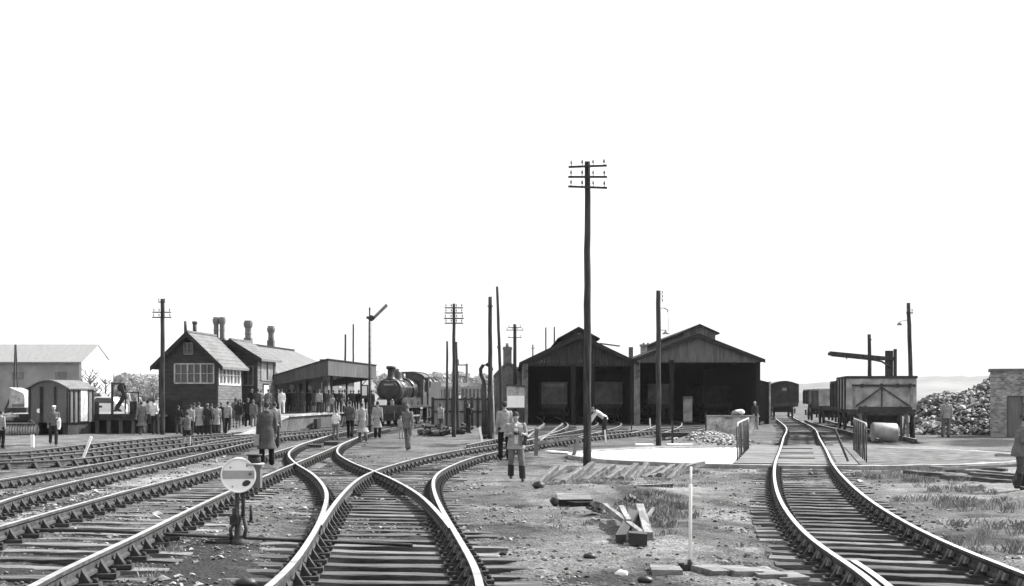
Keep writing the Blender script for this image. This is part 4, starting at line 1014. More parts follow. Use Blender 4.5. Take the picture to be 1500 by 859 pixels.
# grounded van body
d = 70; k = d/F; x0 = xat(43, d); t = thing('grounded_van_body', 'old boarded goods van body with arched roof standing by the dock', 'van body', (x0, d, zat(622, d)), R_(-12)); W_ = 62*k/math.cos(R_(12)); zz = lambda py: zat(py, d)-t.location.z
mb = MB(); n_ = 8; arc = [(W_*i/n_, zz(571)+(zz(558.5)-zz(571))*math.sin(math.pi*i/n_)**.8) for i in range(n_+1)]
mb.prism([(0, .1)]+arc+[(W_, .1)], 0, 2.5); mb.build('van_body', m_van, t)
mb = MB()
for i in range(n_): mb.prism([(arc[i][0]-(.12 if i == 0 else 0), arc[i][1]+.01), (arc[i][0]-(.12 if i == 0 else 0), arc[i][1]+.07), (arc[i+1][0]+(.12 if i == n_-1 else 0), arc[i+1][1]+.07), (arc[i+1][0]+(.12 if i == n_-1 else 0), arc[i+1][1]+.01)], -.18, 2.65)
mb.build('roof', m_slate, t)
for xx in (.02, W_*.3, W_*.33, W_*.66, W_-.04): mb = MB(); mb.b2((xx-.05, -.06, .1), (xx+.05, -.003, zz(571)+.15)); mb.build('end_stanchion', m_wagondark, t)
for yy in (.08, .5, .95, 1.9, 2.42): mb = MB(); mb.b2((W_+.003, yy-.05, .1), (W_+.06, yy+.05, zz(572))); mb.build('side_stanchion', m_wagondark, t)
mb = MB(); mb.b2((W_+.003, 1.1, .15), (W_+.05, 1.8, 1.9)); mb.build('door', m_paintdirty, t)
mb = MB(); mb.tube([(.55, -.04, zz(602)), (.55, -.01, zz(602))], .12, 12); mb.build('round_plate', m_paintw, t)
mb = MB(); mb.b2((.1, .1, -.5), (.4, 2.4, .098)); mb.b2((W_-.4, .1, -.5), (W_-.1, 2.4, .098)); mb.build('support_beam', m_wagondark, t)
# white cars behind the dock
def car(px, py, wpx, d, lab, body=m_paintw):
    k = d/F; L_ = wpx*k; t = thing('parked_car', lab, 'car', (xat(px, d), d, zat(py, d)))
    mb = MB(); prof = [(-.5, .22), (.5, .22), (.5, .45), (.46, .62), (.28, .68), (.16, .98), (-.22, 1.0), (-.38, .7), (-.5, .62)]
    mb.prism([(a*L_, b_*1.35) for a, b_ in prof], 0, 1.5); mb.build('body', body, t)
    mb = MB(); mb.prism([(.24*L_, .93), (.14*L_, 1.26), (-.2*L_, 1.28), (-.33*L_, .95)], -.012, -.002); mb.build('side_windows', m_glass, t)
    for xx in (-.3, .32): mb = MB(); mb.cyl((xx*L_, -.03, .3), (xx*L_, .18, .3), .3); w_ = mb.build('wheel', m_black, t); mb = MB(); mb.cyl((xx*L_, -.04, .3), (xx*L_, -.031, .3), .15); mb.build('hubcap', m_drum, w_)
    for zz_, nm in ((.68, 'headlight'),): mb = MB(); mb.cyl((L_*.49, .2, zz_), (L_*.515, .2, zz_), .09); mb.build(nm, m_drum, t)
car(153, 612, 60, 88, 'white saloon car parked behind the loading dock')
car(141, 600, 34, 112, 'grey car partly hidden behind the white saloon at the dock', m_drum)
# yard crane / frame on dock
d = 75; k = d/F; t = thing('dock_crane', 'small iron hand crane with round gear on the loading dock', 'hand crane', (xat(178, d), d, .8)); q = lambda px, py: ((px-178)*k, 0, zat(py, d)-.8)
mb = MB(); mb.beam(q(164.5, 609), q(164.5, 560), .12, .12); mb.beam(q(164, 562), q(182, 562), .06, .06); mb.build('frame', m_iron, t)
mb = MB(); mb.tube([q(178, 568), (q(178, 568)[0], .1, q(178, 568)[2])], .24, 12); mb.beam(q(178, 565), q(184, 585), .3, .2); mb.beam(q(170, 600), q(182, 580), .2, .2); mb.build('winding_gear', m_wagondark, t)
mb = MB(); mb.beam(q(184, 575), q(203, 575), .06, .06); mb.beam(q(203, 575), q(203, 590), .06, .06); mb.beam(q(184, 575), q(184, 600), .06, .06); mb.build('rail_frame', m_iron, t)
mb = MB(); mb.cyl(q(195, 609), q(195, 588), .2); tag(mb.build('dark_barrel', m_wagondark), 'dark barrel standing on the dock left of the signal box', 'barrel').location = t.location
t = thing('dock_gate_posts', 'pair of short dark posts with crosspiece on the dock', 'gate', (xat(139, 73), 73, .8)); k = 73/F
for a, h_ in ((-5, 26), (1, 18), (4, 18)): mb = MB(); mb.b2((a*k-.06, 0, 0), (a*k+.06, .1, h_*k)); mb.build('post', m_iron, t)
mb = MB(); mb.b2((-3.1*k, .02, 10*k), (10*k, .07, 13*k)); mb.build('bar', m_iron, t)
# ribbed roller at the left edge
bx, by = g2w(32, 637); k = by/F; t = thing('farm_roller', 'ribbed pale roller implement with a curved handle at far left', 'roller', (bx, by, -.2))
mb = MB()
for i in range(12): xx = (-23+i*3.9)*k; mb.cyl((xx, 0, 7.5*k), (xx+2.9*k, 0, 7.5*k), 8.2*k, None, 14)
mb.build('roller_drum', m_paintdirty, t)
mb = MB(); mb.tube([(10*k, -.1, 20*k), (14*k, -.1, 22*k), (20*k, -.1, 18*k), (23*k, -.1, 10*k), (22*k, -.1, 2*k)], .05, 6); mb.build('handle', m_drum, t)
mb = MB(); mb.b2((-24*k, -.3, 16*k), (22*k, .3, 18*k)); mb.build('frame', m_drum, t)
mb = MB(); mb.tube([(-32*k, 0, 12*k), (-26*k, 0, 26*k), (-14*k, 0, 27*k)], .22, 8); mb.b2((-36*k, -.4, 26*k), (-8*k, .4, 30*k)); mb.build('seat_and_bonnet', m_paintdirty, t)

# ------------------------------------------------------------------ coal / rubble heap
hc = Vector((21.9, 66.5)); mb = MB(); n_ = 26
def heap_h(px, dy):
    top = np.interp(px, [1335, 1345, 1362, 1385, 1400, 1425, 1440, 1452, 1470, 1500], [602, 592, 580, 576, 579, 572, 561, 553, 552, 560])
    return (HY-top)*74/F+1.8+.2
vs = []; 
for i in range(n_+1):
    px = 1330+ (1510-1330)*i/n_
    for j in range(9):
        t_ = j/8; y = 69.5+ t_*10; f_ = math.sin(min(1, t_*1.45)*math.pi/2) if t_ < .7 else math.cos((t_-.7)/.3*math.pi/2)
        ed = min(1, (px-1330)/14.0); z = heap_h(px, 0)*f_*ed*(1+random.uniform(-.05, .05))-.25
        vs.append((xat(px, y), y, z))
mb.add(vs, [(i*9+j, (i+1)*9+j, (i+1)*9+j+1, i*9+j+1) for i in range(n_) for j in range(8)])
t = thing('rubble_heap', 'big heap of coal and broken stone between leaning pole and brick hut', 'heap', (0, 0, 0))
mb.build('heap_core', m_st[0], t)
pts = []; szs = []; mis = []
for _ in range(3000):
    px = random.uniform(1334, 1500); t_ = random.uniform(0, .75); y = 69.5+t_*10; f_ = math.sin(min(1, t_*1.45)*math.pi/2)
    z = heap_h(px, 0)*f_*min(1, (px-1330)/14.0)-.25; s_ = min(.34, .06*math.exp(random.gauss(.35, .5)))
    if z < -.2 and random.random() < .4: continue
    pts.append((xat(px, y), y, z+.03)); szs.append(s_); mis.append(random.choices((0, 1, 2), (.35, .35, .3))[0])
o = scatter('heap_lumps', pts, szs, m_st, mis, .8); o.parent = t; tag(o, kind='stuff')
pts = []; szs = []; mis = []
for _ in range(500):
    x, y = 8.7+random.gauss(0, .55), 58+random.gauss(0, 2.6); pts.append((x, y, gh(x, y)+.05)); szs.append(random.uniform(.04, .13)); mis.append(random.choice((1, 2, 2)))
o = scatter('pale_rubble', pts, szs, m_st, mis, .8); tag(o, 'spread of pale broken rubble beside the turntable handrail', 'rubble', kind='stuff')
# ------------------------------------------------------------------ steam engine and tender
d = 82; RZ = R_(-5.5)
def wheel(parent, x, y, z, r, s, spokes=12, nm='wheel'):
    mb = MB(); ring = []
    mb.tube([(x-s*.06, y, z), (x+s*.06, y, z)], r*.16, 10)
    n = 24; vs = []
    for k in range(n):
        a = 2*math.pi*k/n; c, sn = math.cos(a), math.sin(a)
        for rr, xx in ((r*.86, x-.06), (r, x-.06), (r, x+.06), (r*.86, x+.06)): vs.append((xx, y+rr*c, z+rr*sn))
    mb.add(vs, [(4*k+i, 4*k+(i+1) % 4, 4*((k+1) % n)+(i+1) % 4, 4*((k+1) % n)+i) for k in range(n) for i in range(4)])
    for k in range(spokes): a = 2*math.pi*k/spokes; mb.beam((x, y, z), (x, y+math.cos(a)*r*.88, z+math.sin(a)*r*.88), .05, .06, up=(1, 0, 0))
    return mb.build(nm, m_iron, parent)
E_ = thing('steam_locomotive', 'black tender steam locomotive facing the camera at the platform end', 'locomotive', (xat(570, d), d, 0), RZ)
AX = 2.12
mb = MB(); mb.cyl((0, 0, AX), (0, 1.15, AX), .74, None, 32); mb.cyl((0, 1.15, AX), (0, 1.2, AX), .76, None, 32); smoke = mb.build('smokebox', m_black, E_)
mb = MB(); mb.tube([(0, .02, AX), (0, -.05, AX), (0, -.11, AX), (0, -.13, AX)], [.62, .60, .4, .1], 28); mb.tube([(0, -.1, AX), (0, -.24, AX)], .04, 8); mb.beam((0, -.2, AX), (.22, -.2, AX-.1), .03, .03); mb.beam((0, -.22, AX), (-.16, -.22, AX-.2), .03, .03)
for z in (AX+.22, AX-.22): mb.beam((.62, -.09, z), (.05, -.12, z), .05, .06)
mb.build('smokebox_door', m_black, smoke)
mb = MB(); mb.b2((-.28, -.15, AX+.30), (.28, -.125, AX+.40)); mb.build('number_plate', m_drum, smoke)
mb = MB(); mb.tube([(-.42, -.06, AX+.56), (-.2, -.09, AX+.62), (.0, -.1, AX+.56), (.2, -.09, AX+.62), (.42, -.06, AX+.56)], .018, 6); mb.build('handrail', m_drum, smoke)
mb = MB(); mb.cyl((0, 1.2, AX), (0, 4.4, AX), .69, None, 32)
for y in (2.2, 3.3, 4.3): mb.cyl((0, y, AX), (0, y+.05, AX), .705, None, 32)
mb.cyl((0, 4.4, AX), (0, 6.0, AX), .80, None, 32); mb.b2((-.72, 4.4, 1.0), (.72, 6.0, AX)); boiler = mb.build('boiler', m_boiler, E_)
mb = MB(); mb.tube([(0, .6, z) for z in (2.72, 2.84, 2.95, 3.35, 3.40, 3.44, 3.56, 3.60)], [.42, .27, .215, .20, .22, .29, .29, .24], 20); mb.build('chimney', m_black, E_)
mb = MB(); mb.tube([(0, 2.6, z) for z in (2.65, 2.8, 2.95, 3.2, 3.36, 3.45, 3.49)], [.5, .38, .33, .33, .28, .15, .03], 20); mb.build('dome', m_boiler, E_)
mb = MB(); mb.tube([(0, 4.9, z) for z in (2.85, 3.0, 3.2)], [.2, .13, .12], 12); mb.build('safety_valve', m_drum, E_)
mb = MB(); mb.tube([(.80, .4, AX+.22), (.80, 4.3, AX+.22)], .02, 6); mb.tube([(-.80, .4, AX+.22), (-.80, 4.3, AX+.22)], .02, 6)
mb.build('boiler_handrail', m_drum, boiler)
mb = MB(); mb.b2((-1.2, -.55, 1.17), (1.2, 7.5, 1.22)); mb.b2((-1.2, .2, 1.06), (-1.16, 7.5, 1.17)); mb.b2((1.16, .2, 1.06), (1.2, 7.5, 1.17)); mb.build('running_plate', m_loco, E_)
mb = MB(); mb.b2((-1.2, -.62, .72), (1.2, -.55, 1.18)); bb = mb.build('buffer_beam', m_loco, E_)
for s in (-1, 1):
    mb = MB(); mb.tube([(s*.88, -.62, .98), (s*.88, -.7, .98), (s*.88, -.72, .98), (s*.88, -1.0, .98)], [.17, .15, .11, .08], 14); mb.tube([(s*.88, -1.0, .98), (s*.88, -1.05, .98)], .22, 18); mb.build('buffer', m_iron, bb)
    mb = MB(); mb.tube([(s*.45, -.66, .9), (s*.45, -.72, .6), (s*.45, -.7, .4)], .03, 6); mb.build('brake_hose', m_drum, bb)
    mb = MB(); mb.tube([(s*.5, -.5, 1.2), (s*.5, -.5, 1.34)], .02, 5); mb.build('lamp_iron', m_iron, bb)
mb = MB()
for k in range(3): mb.tube([(0, -.66-.01*k, .95-.12*k), (0, -.7, .85-.12*k)], .035, 6)
mb.build('coupling', m_iron, bb)
mb = MB(); mb.b2((-.72, -.64, 1.24), (-.04, -.60, 1.56)); cd = mb.build('reporting_card', m_paintw, E_)
mb = MB(); mb.b2((.16, -.5, 1.23), (.36, -.3, 1.5)); mb.tube([(.26, -.4, 1.5), (.26, -.4, 1.6)], .05, 8); mb.build('headlamp', m_drum, E_)
mb = MB(); mb.b2((-.6, -.4, .35), (-.52, 7.4, 1.17)); mb.b2((.52, -.4, .35), (.6, 7.4, 1.17)); mb.b2((-.85, -.3, .3), (.85, .3, 1.1)); mb.b2((-.55, 1.2, .9), (.55, 1.5, 1.1)); mb.b2((-.5, 4.5, .35), (.5, 6, 1)); mb.build('frame', m_black, E_)  # the wide front box is added as dark shade below the buffer beam
for y in (1.5, 3.7, 6.0):
    for s in (-1, 1): wheel(E_, s*.72, y, .78, .78, s)
    mb = MB()
    for s in (-1, 1):
        arc = [(y+.92*math.cos(a), .78+.92*math.sin(a)) for a in np.linspace(R_(30), R_(150), 12)]
        arc = [(arc[0][0], 1.22)]+arc+[(arc[-1][0], 1.22)]
        mb.prism(arc, s*.62, s*.95, 'x')
    mb.build('splasher', m_loco, E_)
mb = MB()
for s in (-1, 1): mb.beam((s*.85, 1.5, .55), (s*.85, 6.0, .55), .05, .1)
mb.build('coupling_rod', m_drum, E_)
for s in (-1, 1):
    for y in (-.2, 7.1): mb = MB(); mb.b2((s*1.16-.02, y, .35), (s*1.16+.02, y+.35, 1.17)); mb.b2((s*1.0, y, .33), (s*1.2, y+.35, .37)); mb.b2((s*1.0, y, .72), (s*1.2, y+.3, .75)); mb.build('step', m_grime, E_)
def cabm(parent, y0, y1, zs, zt, rf, nm):
    mb = MB(); W2 = 1.1
    arch = [(-W2, zs)]+[(-W2*math.cos(a), zt-.35+.35*math.sin(a)) for a in np.linspace(0, math.pi, 14)]+[(W2, zs)]
    outer = arch; n = len(outer)
    holes = [(-.62, 2.62), (.62, 2.62)]
    # front sheet: split into strips round two windows
    def top(x): return zt-.35+.35*math.sqrt(max(0, 1-(x/W2)**2))
    xs = [-W2, -.88, -.40, .40, .88, W2]
    for i in range(5):
        a, b_ = xs[i], xs[i+1]; sub = np.linspace(a, b_, 4)
        for u, v in zip(sub[:-1], sub[1:]):
            if i in (1, 3):
                mb.prism([(u, zs), (v, zs), (v, 2.36), (u, 2.36)], y0, y0+.04); mb.prism([(u, 2.82), (v, 2.82), (v, top(v)), (u, top(u))], y0, y0+.04)
            else: mb.prism([(u, zs), (v, zs), (v, top(v)), (u, top(u))], y0, y0+.04)
    c = mb.build('front_sheet', m_cabside, parent)
    mb = MB()
    for s in (-1, 1):
        mb = MB(); mb.b2((s*W2, y0+.04, zs), (s*(W2-.04), y1, 2.05)); mb.b2((s*W2, y0+.04, 2.05), (s*(W2-.04), y0+(y1-y0)*.35, zt-.33)); mb.build('side_sheet', m_cabside, parent)
    mb = MB(); k = 14
    for i in range(k):
        a, b_ = math.pi*i/k, math.pi*(i+1)/k
        p = [(-(W2+.08)*math.cos(a), zt-.36+.36*math.sin(a)), (-(W2+.08)*math.cos(b_), zt-.36+.36*math.sin(b_))]
        mb.prism([p[0], p[1], (p[1][0], p[1][1]+.05), (p[0][0], p[0][1]+.05)], y0-.1, y1+.15)
    mb.build('roof', m_boiler, parent)
Cb = bpy.data.objects.new('cab', None); COL.objects.link(Cb); Cb.parent = E_; cabm(Cb, 6.0, 7.4, 1.22, 3.30, 0, 'cab')
T_ = thing('tender', 'high-sided tender with its own weather cab coupled behind the locomotive', 'tender', E_.location + Vector((math.sin(-RZ)*8.0, math.cos(-RZ)*8.0, 0)), RZ)
mb = MB(); mb.b2((-1.13, 0, 1.15), (1.13, 5.6, 2.35)); mb.b2((-1.13, .8, 2.35), (-1.05, 5.6, 2.75)); mb.b2((1.05, .8, 2.35), (1.13, 5.6, 2.75)); mb.b2((-1.2, -.2, 1.08), (1.2, 5.8, 1.15)); mb.build('tank', m_cabside, T_)
Cb = bpy.data.objects.new('weather_cab', None); COL.objects.link(Cb); Cb.parent = T_; cabm(Cb, .1, 1.1, 1.2, 3.35, 0, 'cab')
mb = MB()
for _ in range(60): mb.blob((random.uniform(-.9, .9), random.uniform(1.2, 5.2), 2.3+random.uniform(0, .5)), random.uniform(.12, .3), 4, 6, 0, .25, None, False)
tag(mb.build('coal', m_black, T_), kind='stuff')
mb = MB(); mb.b2((-1.0, 0, .35), (-.94, 5.5, 1.08)); mb.b2((.94, 0, .35), (1.0, 5.5, 1.08)); mb.build('frame', m_iron, T_)
for y in (.9, 2.8, 4.7):
    for s in (-1, 1): wheel(T_, s*.75, y, .62, .62, s); mb = MB(); mb.b2((s*1.0, y-.14, .45), (s*1.1, y+.14, .8)); mb.b2((s*1.0, y-.45, .86), (s*1.08, y+.45, .98)); mb.build('axle_box', m_cabside, T_)

# ------------------------------------------------------------------ wagons
def wagon(px, d, wpx, pyt, lab, L_, mat_, rz, roof=False, brace=False, group=None, z_floor=1.2, plates=()):
    k = d/F; W2 = wpx*k/2; x = xat(px, d); zt = zat(pyt, d)
    t = thing('goods_wagon', lab, 'wagon', (x, d, 0), rz, group)
    if roof:
        arc = [(-W2+2*W2*i/8, zt-.28+.28*math.sin(math.pi*i/8)) for i in range(9)]
        mb = MB(); mb.prism([(-W2, z_floor)]+arc+[(W2, z_floor)], 0, L_); mb.build('body', mat_, t)
        mb = MB()
        for i in range(8): mb.prism([arc[i], arc[i+1], (arc[i+1][0], arc[i+1][1]+.06), (arc[i][0], arc[i][1]+.06)], -.08, L_+.08)
        mb.build('roof', m_grime, t)
        for xx in (-W2*.6, -W2*.2, W2*.2, W2*.6): mb = MB(); mb.b2((xx-.05, -.07, z_floor), (xx+.05, -.003, zt-.25)); mb.build('end_stanchion', m_wagondark, t)
    else:
        mb = MB(); w_ = .06
        mb.b2((-W2, 0, z_floor), (W2, w_, zt)); mb.b2((-W2, L_-w_, z_floor), (W2, L_, zt)); mb.b2((-W2, w_, z_floor), (-W2+w_, L_-w_, zt)); mb.b2((W2-w_, w_, z_floor), (W2, L_-w_, zt)); mb.b2((-W2+w_, w_, z_floor), (W2-w_, L_-w_, z_floor+.06))
        mb.build('body', mat_, t)
        mb = MB(); mb.b2((-W2-.04, -.05, zt-.1), (W2+.04, -.003, zt+.02)); mb.b2((-W2-.05, -.04, zt-.09), (-W2-.003, L_, zt+.015)); mb.build('top_rim', m_wagondark if brace else mat_, t)
        for yy in (.2, L_*.33, L_*.66, L_-.2): mb = MB(); mb.b2((-W2-.08, yy-.05, z_floor), (-W2-.003, yy+.05, zt-.1)); mb.build('side_stanchion', m_wagondark, t)
        if brace:
            zd = zt-.42
            mb = MB(); mb.b2((-W2+.25, -.06, zd-.05), (W2-.05, -.004, zd+.05))
            for a in (-W2*.55, 0, W2*.45, W2*.8): mb.b2((a-.07, -.09, zd-.09), (a+.07, -.062, zd+.09))
            mb.build('door_hinge_bar', m_wagondark, t)
            mb = MB()
            mb.beam((-W2*.72, -.03, z_floor+.15), (0, -.03, zd-.1), .05, .08, up=(0, 1, 0)); mb.beam((W2*.80, -.034, z_floor+.15), (0.05, -.034, zd-.1), .05, .08, up=(0, 1, 0)); mb.beam((.02, -.038, z_floor+.1), (.02, -.038, zd-.1), .05, .09, up=(0, 1, 0))
            mb.build('diagonal_brace', m_wagondark, t)
            for xx in (-W2*.78, W2*.86): mb = MB(); mb.b2((xx-.05, -.07, z_floor), (xx+.05, -.003, zt-.45)); mb.build('end_stanchion', m_drum, t)
    mb = MB(); mb.b2((-W2*.95, -.1, z_floor-.28), (W2*.95, -.01, z_floor-.003)); mb.b2((-W2*.7, 0, z_floor-.28), (-W2*.6, L_, z_floor-.01)); mb.b2((W2*.6, 0, z_floor-.28), (W2*.7, L_, z_floor-.01)); mb.b2((-W2*.6, .8, z_floor-.75), (W2*.6, L_-.8, z_floor-.29)); mb.build('underframe', m_iron, t)
    for s in (-1, 1):
        mb = MB(); mb.tube([(s*W2*.65, -.1, z_floor-.15), (s*W2*.65, -.38, z_floor-.15)], .08, 10); mb.tube([(s*W2*.65, -.38, z_floor-.15), (s*W2*.65, -.43, z_floor-.15)], .18, 14); mb.build('buffer', m_iron, t)
        for yy in (L_*.22, L_*.78):
            mb = MB(); mb.cyl((s*.68, yy, .47), (s*.80, yy, .47), .47, None, 18); mb.cyl((s*.80, yy, .47), (s*.84, yy, .47), .15, None, 8); mb.build('wheel', m_iron, t)
            mb = MB(); mb.b2((s*.9, yy-.12, .35), (s*1.0, yy+.12, .62)); mb.prism([(yy-.45, .75), (yy+.45, .75), (yy+.12, .62), (yy-.12, .62)], s*.9, s*1.0, 'x'); mb.build('axle_guard', m_iron, t)
    for (a, b_, c, e_) in plates: mb = MB(); mb.b2((a, -.012, b_), (c, -.003, e_)); mb.build('stencilled_plate', m_drum, t)
    return t
wagon(1291, 62, 100, 551.5, 'big mineral wagon with diagonal braces on its light grey end, behind buffer stop', 5.2, m_wagon, R_(-9), brace=True, z_floor=1.18)
wagon(1262, 71, 62, 558, 'dark open wagon coupled directly behind the big mineral wagon', 5, m_wagondark, R_(-8))
wagon(1226, 87, 52, 570, 'grey open wagon with weathered end, middle of the siding wagons', 5, m_wagon, R_(-8), z_floor=1.15)
wagon(1206, 98, 42, 571, 'farthest open wagon on the siding, showing left of the grey one', 5, m_grime, R_(-8))
wagon(1149, 111, 42, 559, 'dark covered goods van standing alone at the far end of turntable line', 5.5, m_wagondark, R_(-6), roof=True, plates=((-.2, 2.2, .25, 2.45),))
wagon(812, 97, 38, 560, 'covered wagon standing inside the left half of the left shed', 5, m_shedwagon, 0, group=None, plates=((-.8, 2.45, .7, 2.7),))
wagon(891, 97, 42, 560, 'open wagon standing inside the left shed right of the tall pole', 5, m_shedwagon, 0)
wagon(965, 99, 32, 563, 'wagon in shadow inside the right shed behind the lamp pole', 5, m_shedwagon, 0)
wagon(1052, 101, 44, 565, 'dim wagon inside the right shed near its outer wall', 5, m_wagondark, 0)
# buffer stop and drum
d = 60; k = d/F; t = thing('buffer_stop', 'bent-rail buffer stop carrying a heavy beam before the big wagon', 'buffer stop', (xat(1294, d), d, -.2), R_(-6)); q = lambda px: (px-1294)*k; zz = lambda py: zat(py, d)+.2
for a in (1263, 1270, 1320, 1329):
    mb = MB(); mb.beam((q(a), 0, 0), (q(a-1), .1, zz(595)), .09, .12); mb.beam((q(a), 1.3, 0), (q(a-1), .15, zz(600)), .09, .1); mb.build('rail_leg', m_railside if a in (1270, 1320) else m_postg, t)
mb = MB(); mb.b2((q(1258), -.12, zz(605)), (q(1334), .12, zz(596))); mb.build('buffer_beam', m_wagondark, t)
dB = 58.2; k = dB/F
mb = MB(); xx = xat(1281.5, dB); x2 = xat(1317, dB); mb.tube([(xx, dB+.4, .23), (xx+.03, dB+.4, .23), (x2-.03, dB+.4, .19), (x2, dB+.4, .19)], [.40, .43, .43, .40], 24)
o = mb.build('steel_drum', m_drum); tag(o, 'grey steel drum lying on its side between the buffer stop legs', 'drum')
# yard crane (water crane with long arm)
d = 67; k = d/F; t = thing('yard_crane', 'timber yard crane with long outstretched arm above the mineral wagons', 'crane', (xat(1303.5, d), d, -.2)); q = lambda px, py, y=0: ((px-1303.5)*k, y, zat(py, d)+.2)
mb = MB(); mb.b2((-.2, -.15, 0), (.12, .15, q(0, 514)[2])); mb.b2((.2, -.1, 0), (.32, .1, q(0, 511.5)[2])); mb.build('crane_post', m_pole, t)
mb = MB(); mb.beam(q(1214, 517.5, -.2), q(1309, 526.5, -.2), .14, .17); mb.beam(q(1214, 518.5, .15), q(1309, 527, .15), .1, .15); mb.build('jib_beam', m_pole, t)
mb = MB(); mb.tube([q(1216, 521, -.2), q(1275, 527, -.2), q(1290, 530, -.2), q(1302, 538, -.2)], .05, 6); mb.build('tie_rod', m_iron, t)
for a in (1240, 1256, 1272): mb = MB(); mb.beam(q(a, 520), q(a, 526.5), .05, .05); mb.build('hanger', m_iron, t)

# swan-neck water column, drum stove, notice board
bx, by = g2w(710, 643); k = by/F; t = thing('water_column', 'swan-neck water column bending over beside the thick dark pole', 'water column', (xat(709, by), by, -.2)); q = lambda px, py: ((px-709)*k, 0, zat(py, by)+.2)
mb = MB(); mb.tube([q(709, 645), q(709, 600), q(708.5, 563)], .12, 10); mb.tube([q(709, 641), q(709, 636)], .2, 10)
mb.tube([q(709.5, 566), q(708.5, 558), q(704.5, 549), q(704, 541), q(707.5, 535.5), q(713, 534), q(718.5, 537), q(720.5, 543)], .085, 10); mb.build('pipe', m_wagondark, t)
mb = MB(); mb.tube([q(720.5, 541), q(721.5, 570), q(723, 600), q(723.5, 643)], .035, 6); mb.build('hanging_chain', m_paintdirty, t)
mb = MB(); mb.beam(q(716, 641), q(709, 610), .06, .06); mb.beam(q(703, 641), q(709, 620), .06, .06); mb.build('stay', m_iron, t)
dd_ = by+1.5; k = dd_/F
mb = MB(); mb.tube([(xat(716.5, dd_), dd_, z) for z in (-.2, .0, .02, .45, .47, .85, 1.0)], [.12, .12, .24, .26, .26, .24, .1], 14); mb.tube([(xat(716.5, dd_), dd_, .9), (xat(716.5, dd_), dd_, 1.2)], .06, 8)
tag(mb.build('fire_devil_stove', m_wagondark), 'squat dark drum stove at the foot of the water column', 'stove')
d = 74; k = d/F; t = thing('notice_board', 'large pale notice board with brighter lower half beside the left shed', 'notice board', (xat(755, d), d, -.2), R_(4)); q = lambda px: (px-755)*k; zz = lambda py: zat(py, d)+.2
mb = MB(); mb.b2((q(742), 0, zz(598)), (q(768.5), .06, zz(565))); b0 = mb.build('board', m_paintdirty, t)
mb = MB(); mb.b2((q(743), -.015, zz(597)), (q(768), -.003, zz(580))); mb.build('white_sheet', m_paintw, b0)
mb = MB(); mb.beam((q(741), -.02, zz(564.5)), (q(769.5), -.02, zz(566)), .1, .07); mb.build('top_rail', m_iron, b0)
for a in (743, 767): mb = MB(); mb.b2((q(a)-.06, .065, 0), (q(a)+.06, .15, zz(567))); mb.build('post', m_wagondark, t)

# ------------------------------------------------------------------ disc signal in the foreground
bx, by = g2w(346, 797); z0 = gh(bx, by); k = by/F
t = thing('disc_signal', 'white shunting disc signal with a grey band on an iron stand, left foreground', 'ground signal', (xat(349.5, by), by, z0)); zz = lambda py: zat(py, by)-z0; q = lambda px: (px-349.5)*k
zc = zz(696.5); r = 25.2*k
mb = MB(); mb.tube([(0, -.014, zc), (0, .012, zc)], r, 40); mb.build('disc', m_paintw, t)
mb = MB(); vs = []; n = 48
for i in range(n):
    a = 2*math.pi*i/n
    for rr, yy in ((r-.012, -.014), (r-.010, -.03), (r+.004, -.03), (r+.006, .02), (r-.004, .02)): vs.append((rr*math.cos(a), yy, zc+rr*math.sin(a)))
mb.add(vs, [(5*i+j, 5*i+(j+1) % 5, 5*((i+1) % n)+(j+1) % 5, 5*((i+1) % n)+j) for i in range(n) for j in range(5)], 0, True); mb.build('disc_rim', m_paintw, t)
m_band = mat('faded_red_band', .36, .5, 0, .08, 6, 0)
h1, h2 = zz(689.5)-zc, zz(701.5)-zc; mb = MB(); rr = r-.014
pl = [(math.sqrt(rr*rr-h*h), h) for h in np.linspace(h2, h1, 8)]; mb.prism([(a, zc+b_) for a, b_ in pl]+[(-a, zc+b_) for a, b_ in pl[::-1]], -.0185, -.0165); mb.build('band', m_band, t)
mb = MB(); mb.blob((q(361), -.018, zz(708)), (.05, .006, .03), 6, 10, 0, .12, (0, -.5, 0)); mb.build('lens_hole', m_iron, t)
for a, b_, r_ in ((338, 685, .008), (362, 683, .008), (341, 713, .008), (367, 694.5, .018)): mb = MB(); mb.blob((q(a), -.018, zz(b_)), (r_*1.2, .004, r_), 5, 8); mb.build('rust_patch', m_drum if r_ < .01 else m_grime, t)
mb = MB(); mb.tube([(q(346), .03, 0), (q(346.5), .03, zc-.1)], .024, 8); mb.tube([(q(355), .03, .28), (q(356), .03, zc-.1)], .020, 8); mb.tube([(q(351), .03, zc-.14), (q(351), .03, zc+.1)], .03, 6); mb.build('stand_post', m_iron, t)
mb = MB(); mb.tube([(q(350), 0, -.03), (q(350), 0, .03), (q(349), .02, .09), (q(348), .03, .2), (q(348), .03, .3)], [.10, .085, .05, .035, .03], 10)
mb.box((q(343), 0, zz(762)), (.09, .06, .10)); mb.box((q(345), -.03, zz(750)), (.05, .05, .09)); mb.tube([(q(356), 0, .02), (q(361), -.02, .16), (q(357), .02, .30)], .022, 6); mb.tube([(q(340), 0, .02), (q(338), -.02, .16), (q(344), .02, .24)], .02, 6); mb.build('base_casting', m_iron, t)
mb = MB(); mb.box((q(375.5), .06, zz(698)), (.085, .12, .42*.6)); mb.box((q(375), .06, zz(683)), (.13, .14, .03)); lam = mb.build('lamp_case', m_grime, t)
mb = MB(); mb.tube([(q(371), .06, zz(680)), (q(371), .06, zz(668))], [.075, .07], 12); mb.tube([(q(371), .06, zz(668)), (q(371), .06, zz(666))], .085, 12); mb.build('lamp_top', m_iron, lam)
mb = MB(); mb.tube([(q(371), .06, zz(681.5)), (q(371), .06, zz(679))], .11, 12); mb.build('lamp_collar', m_paintdirty, lam)
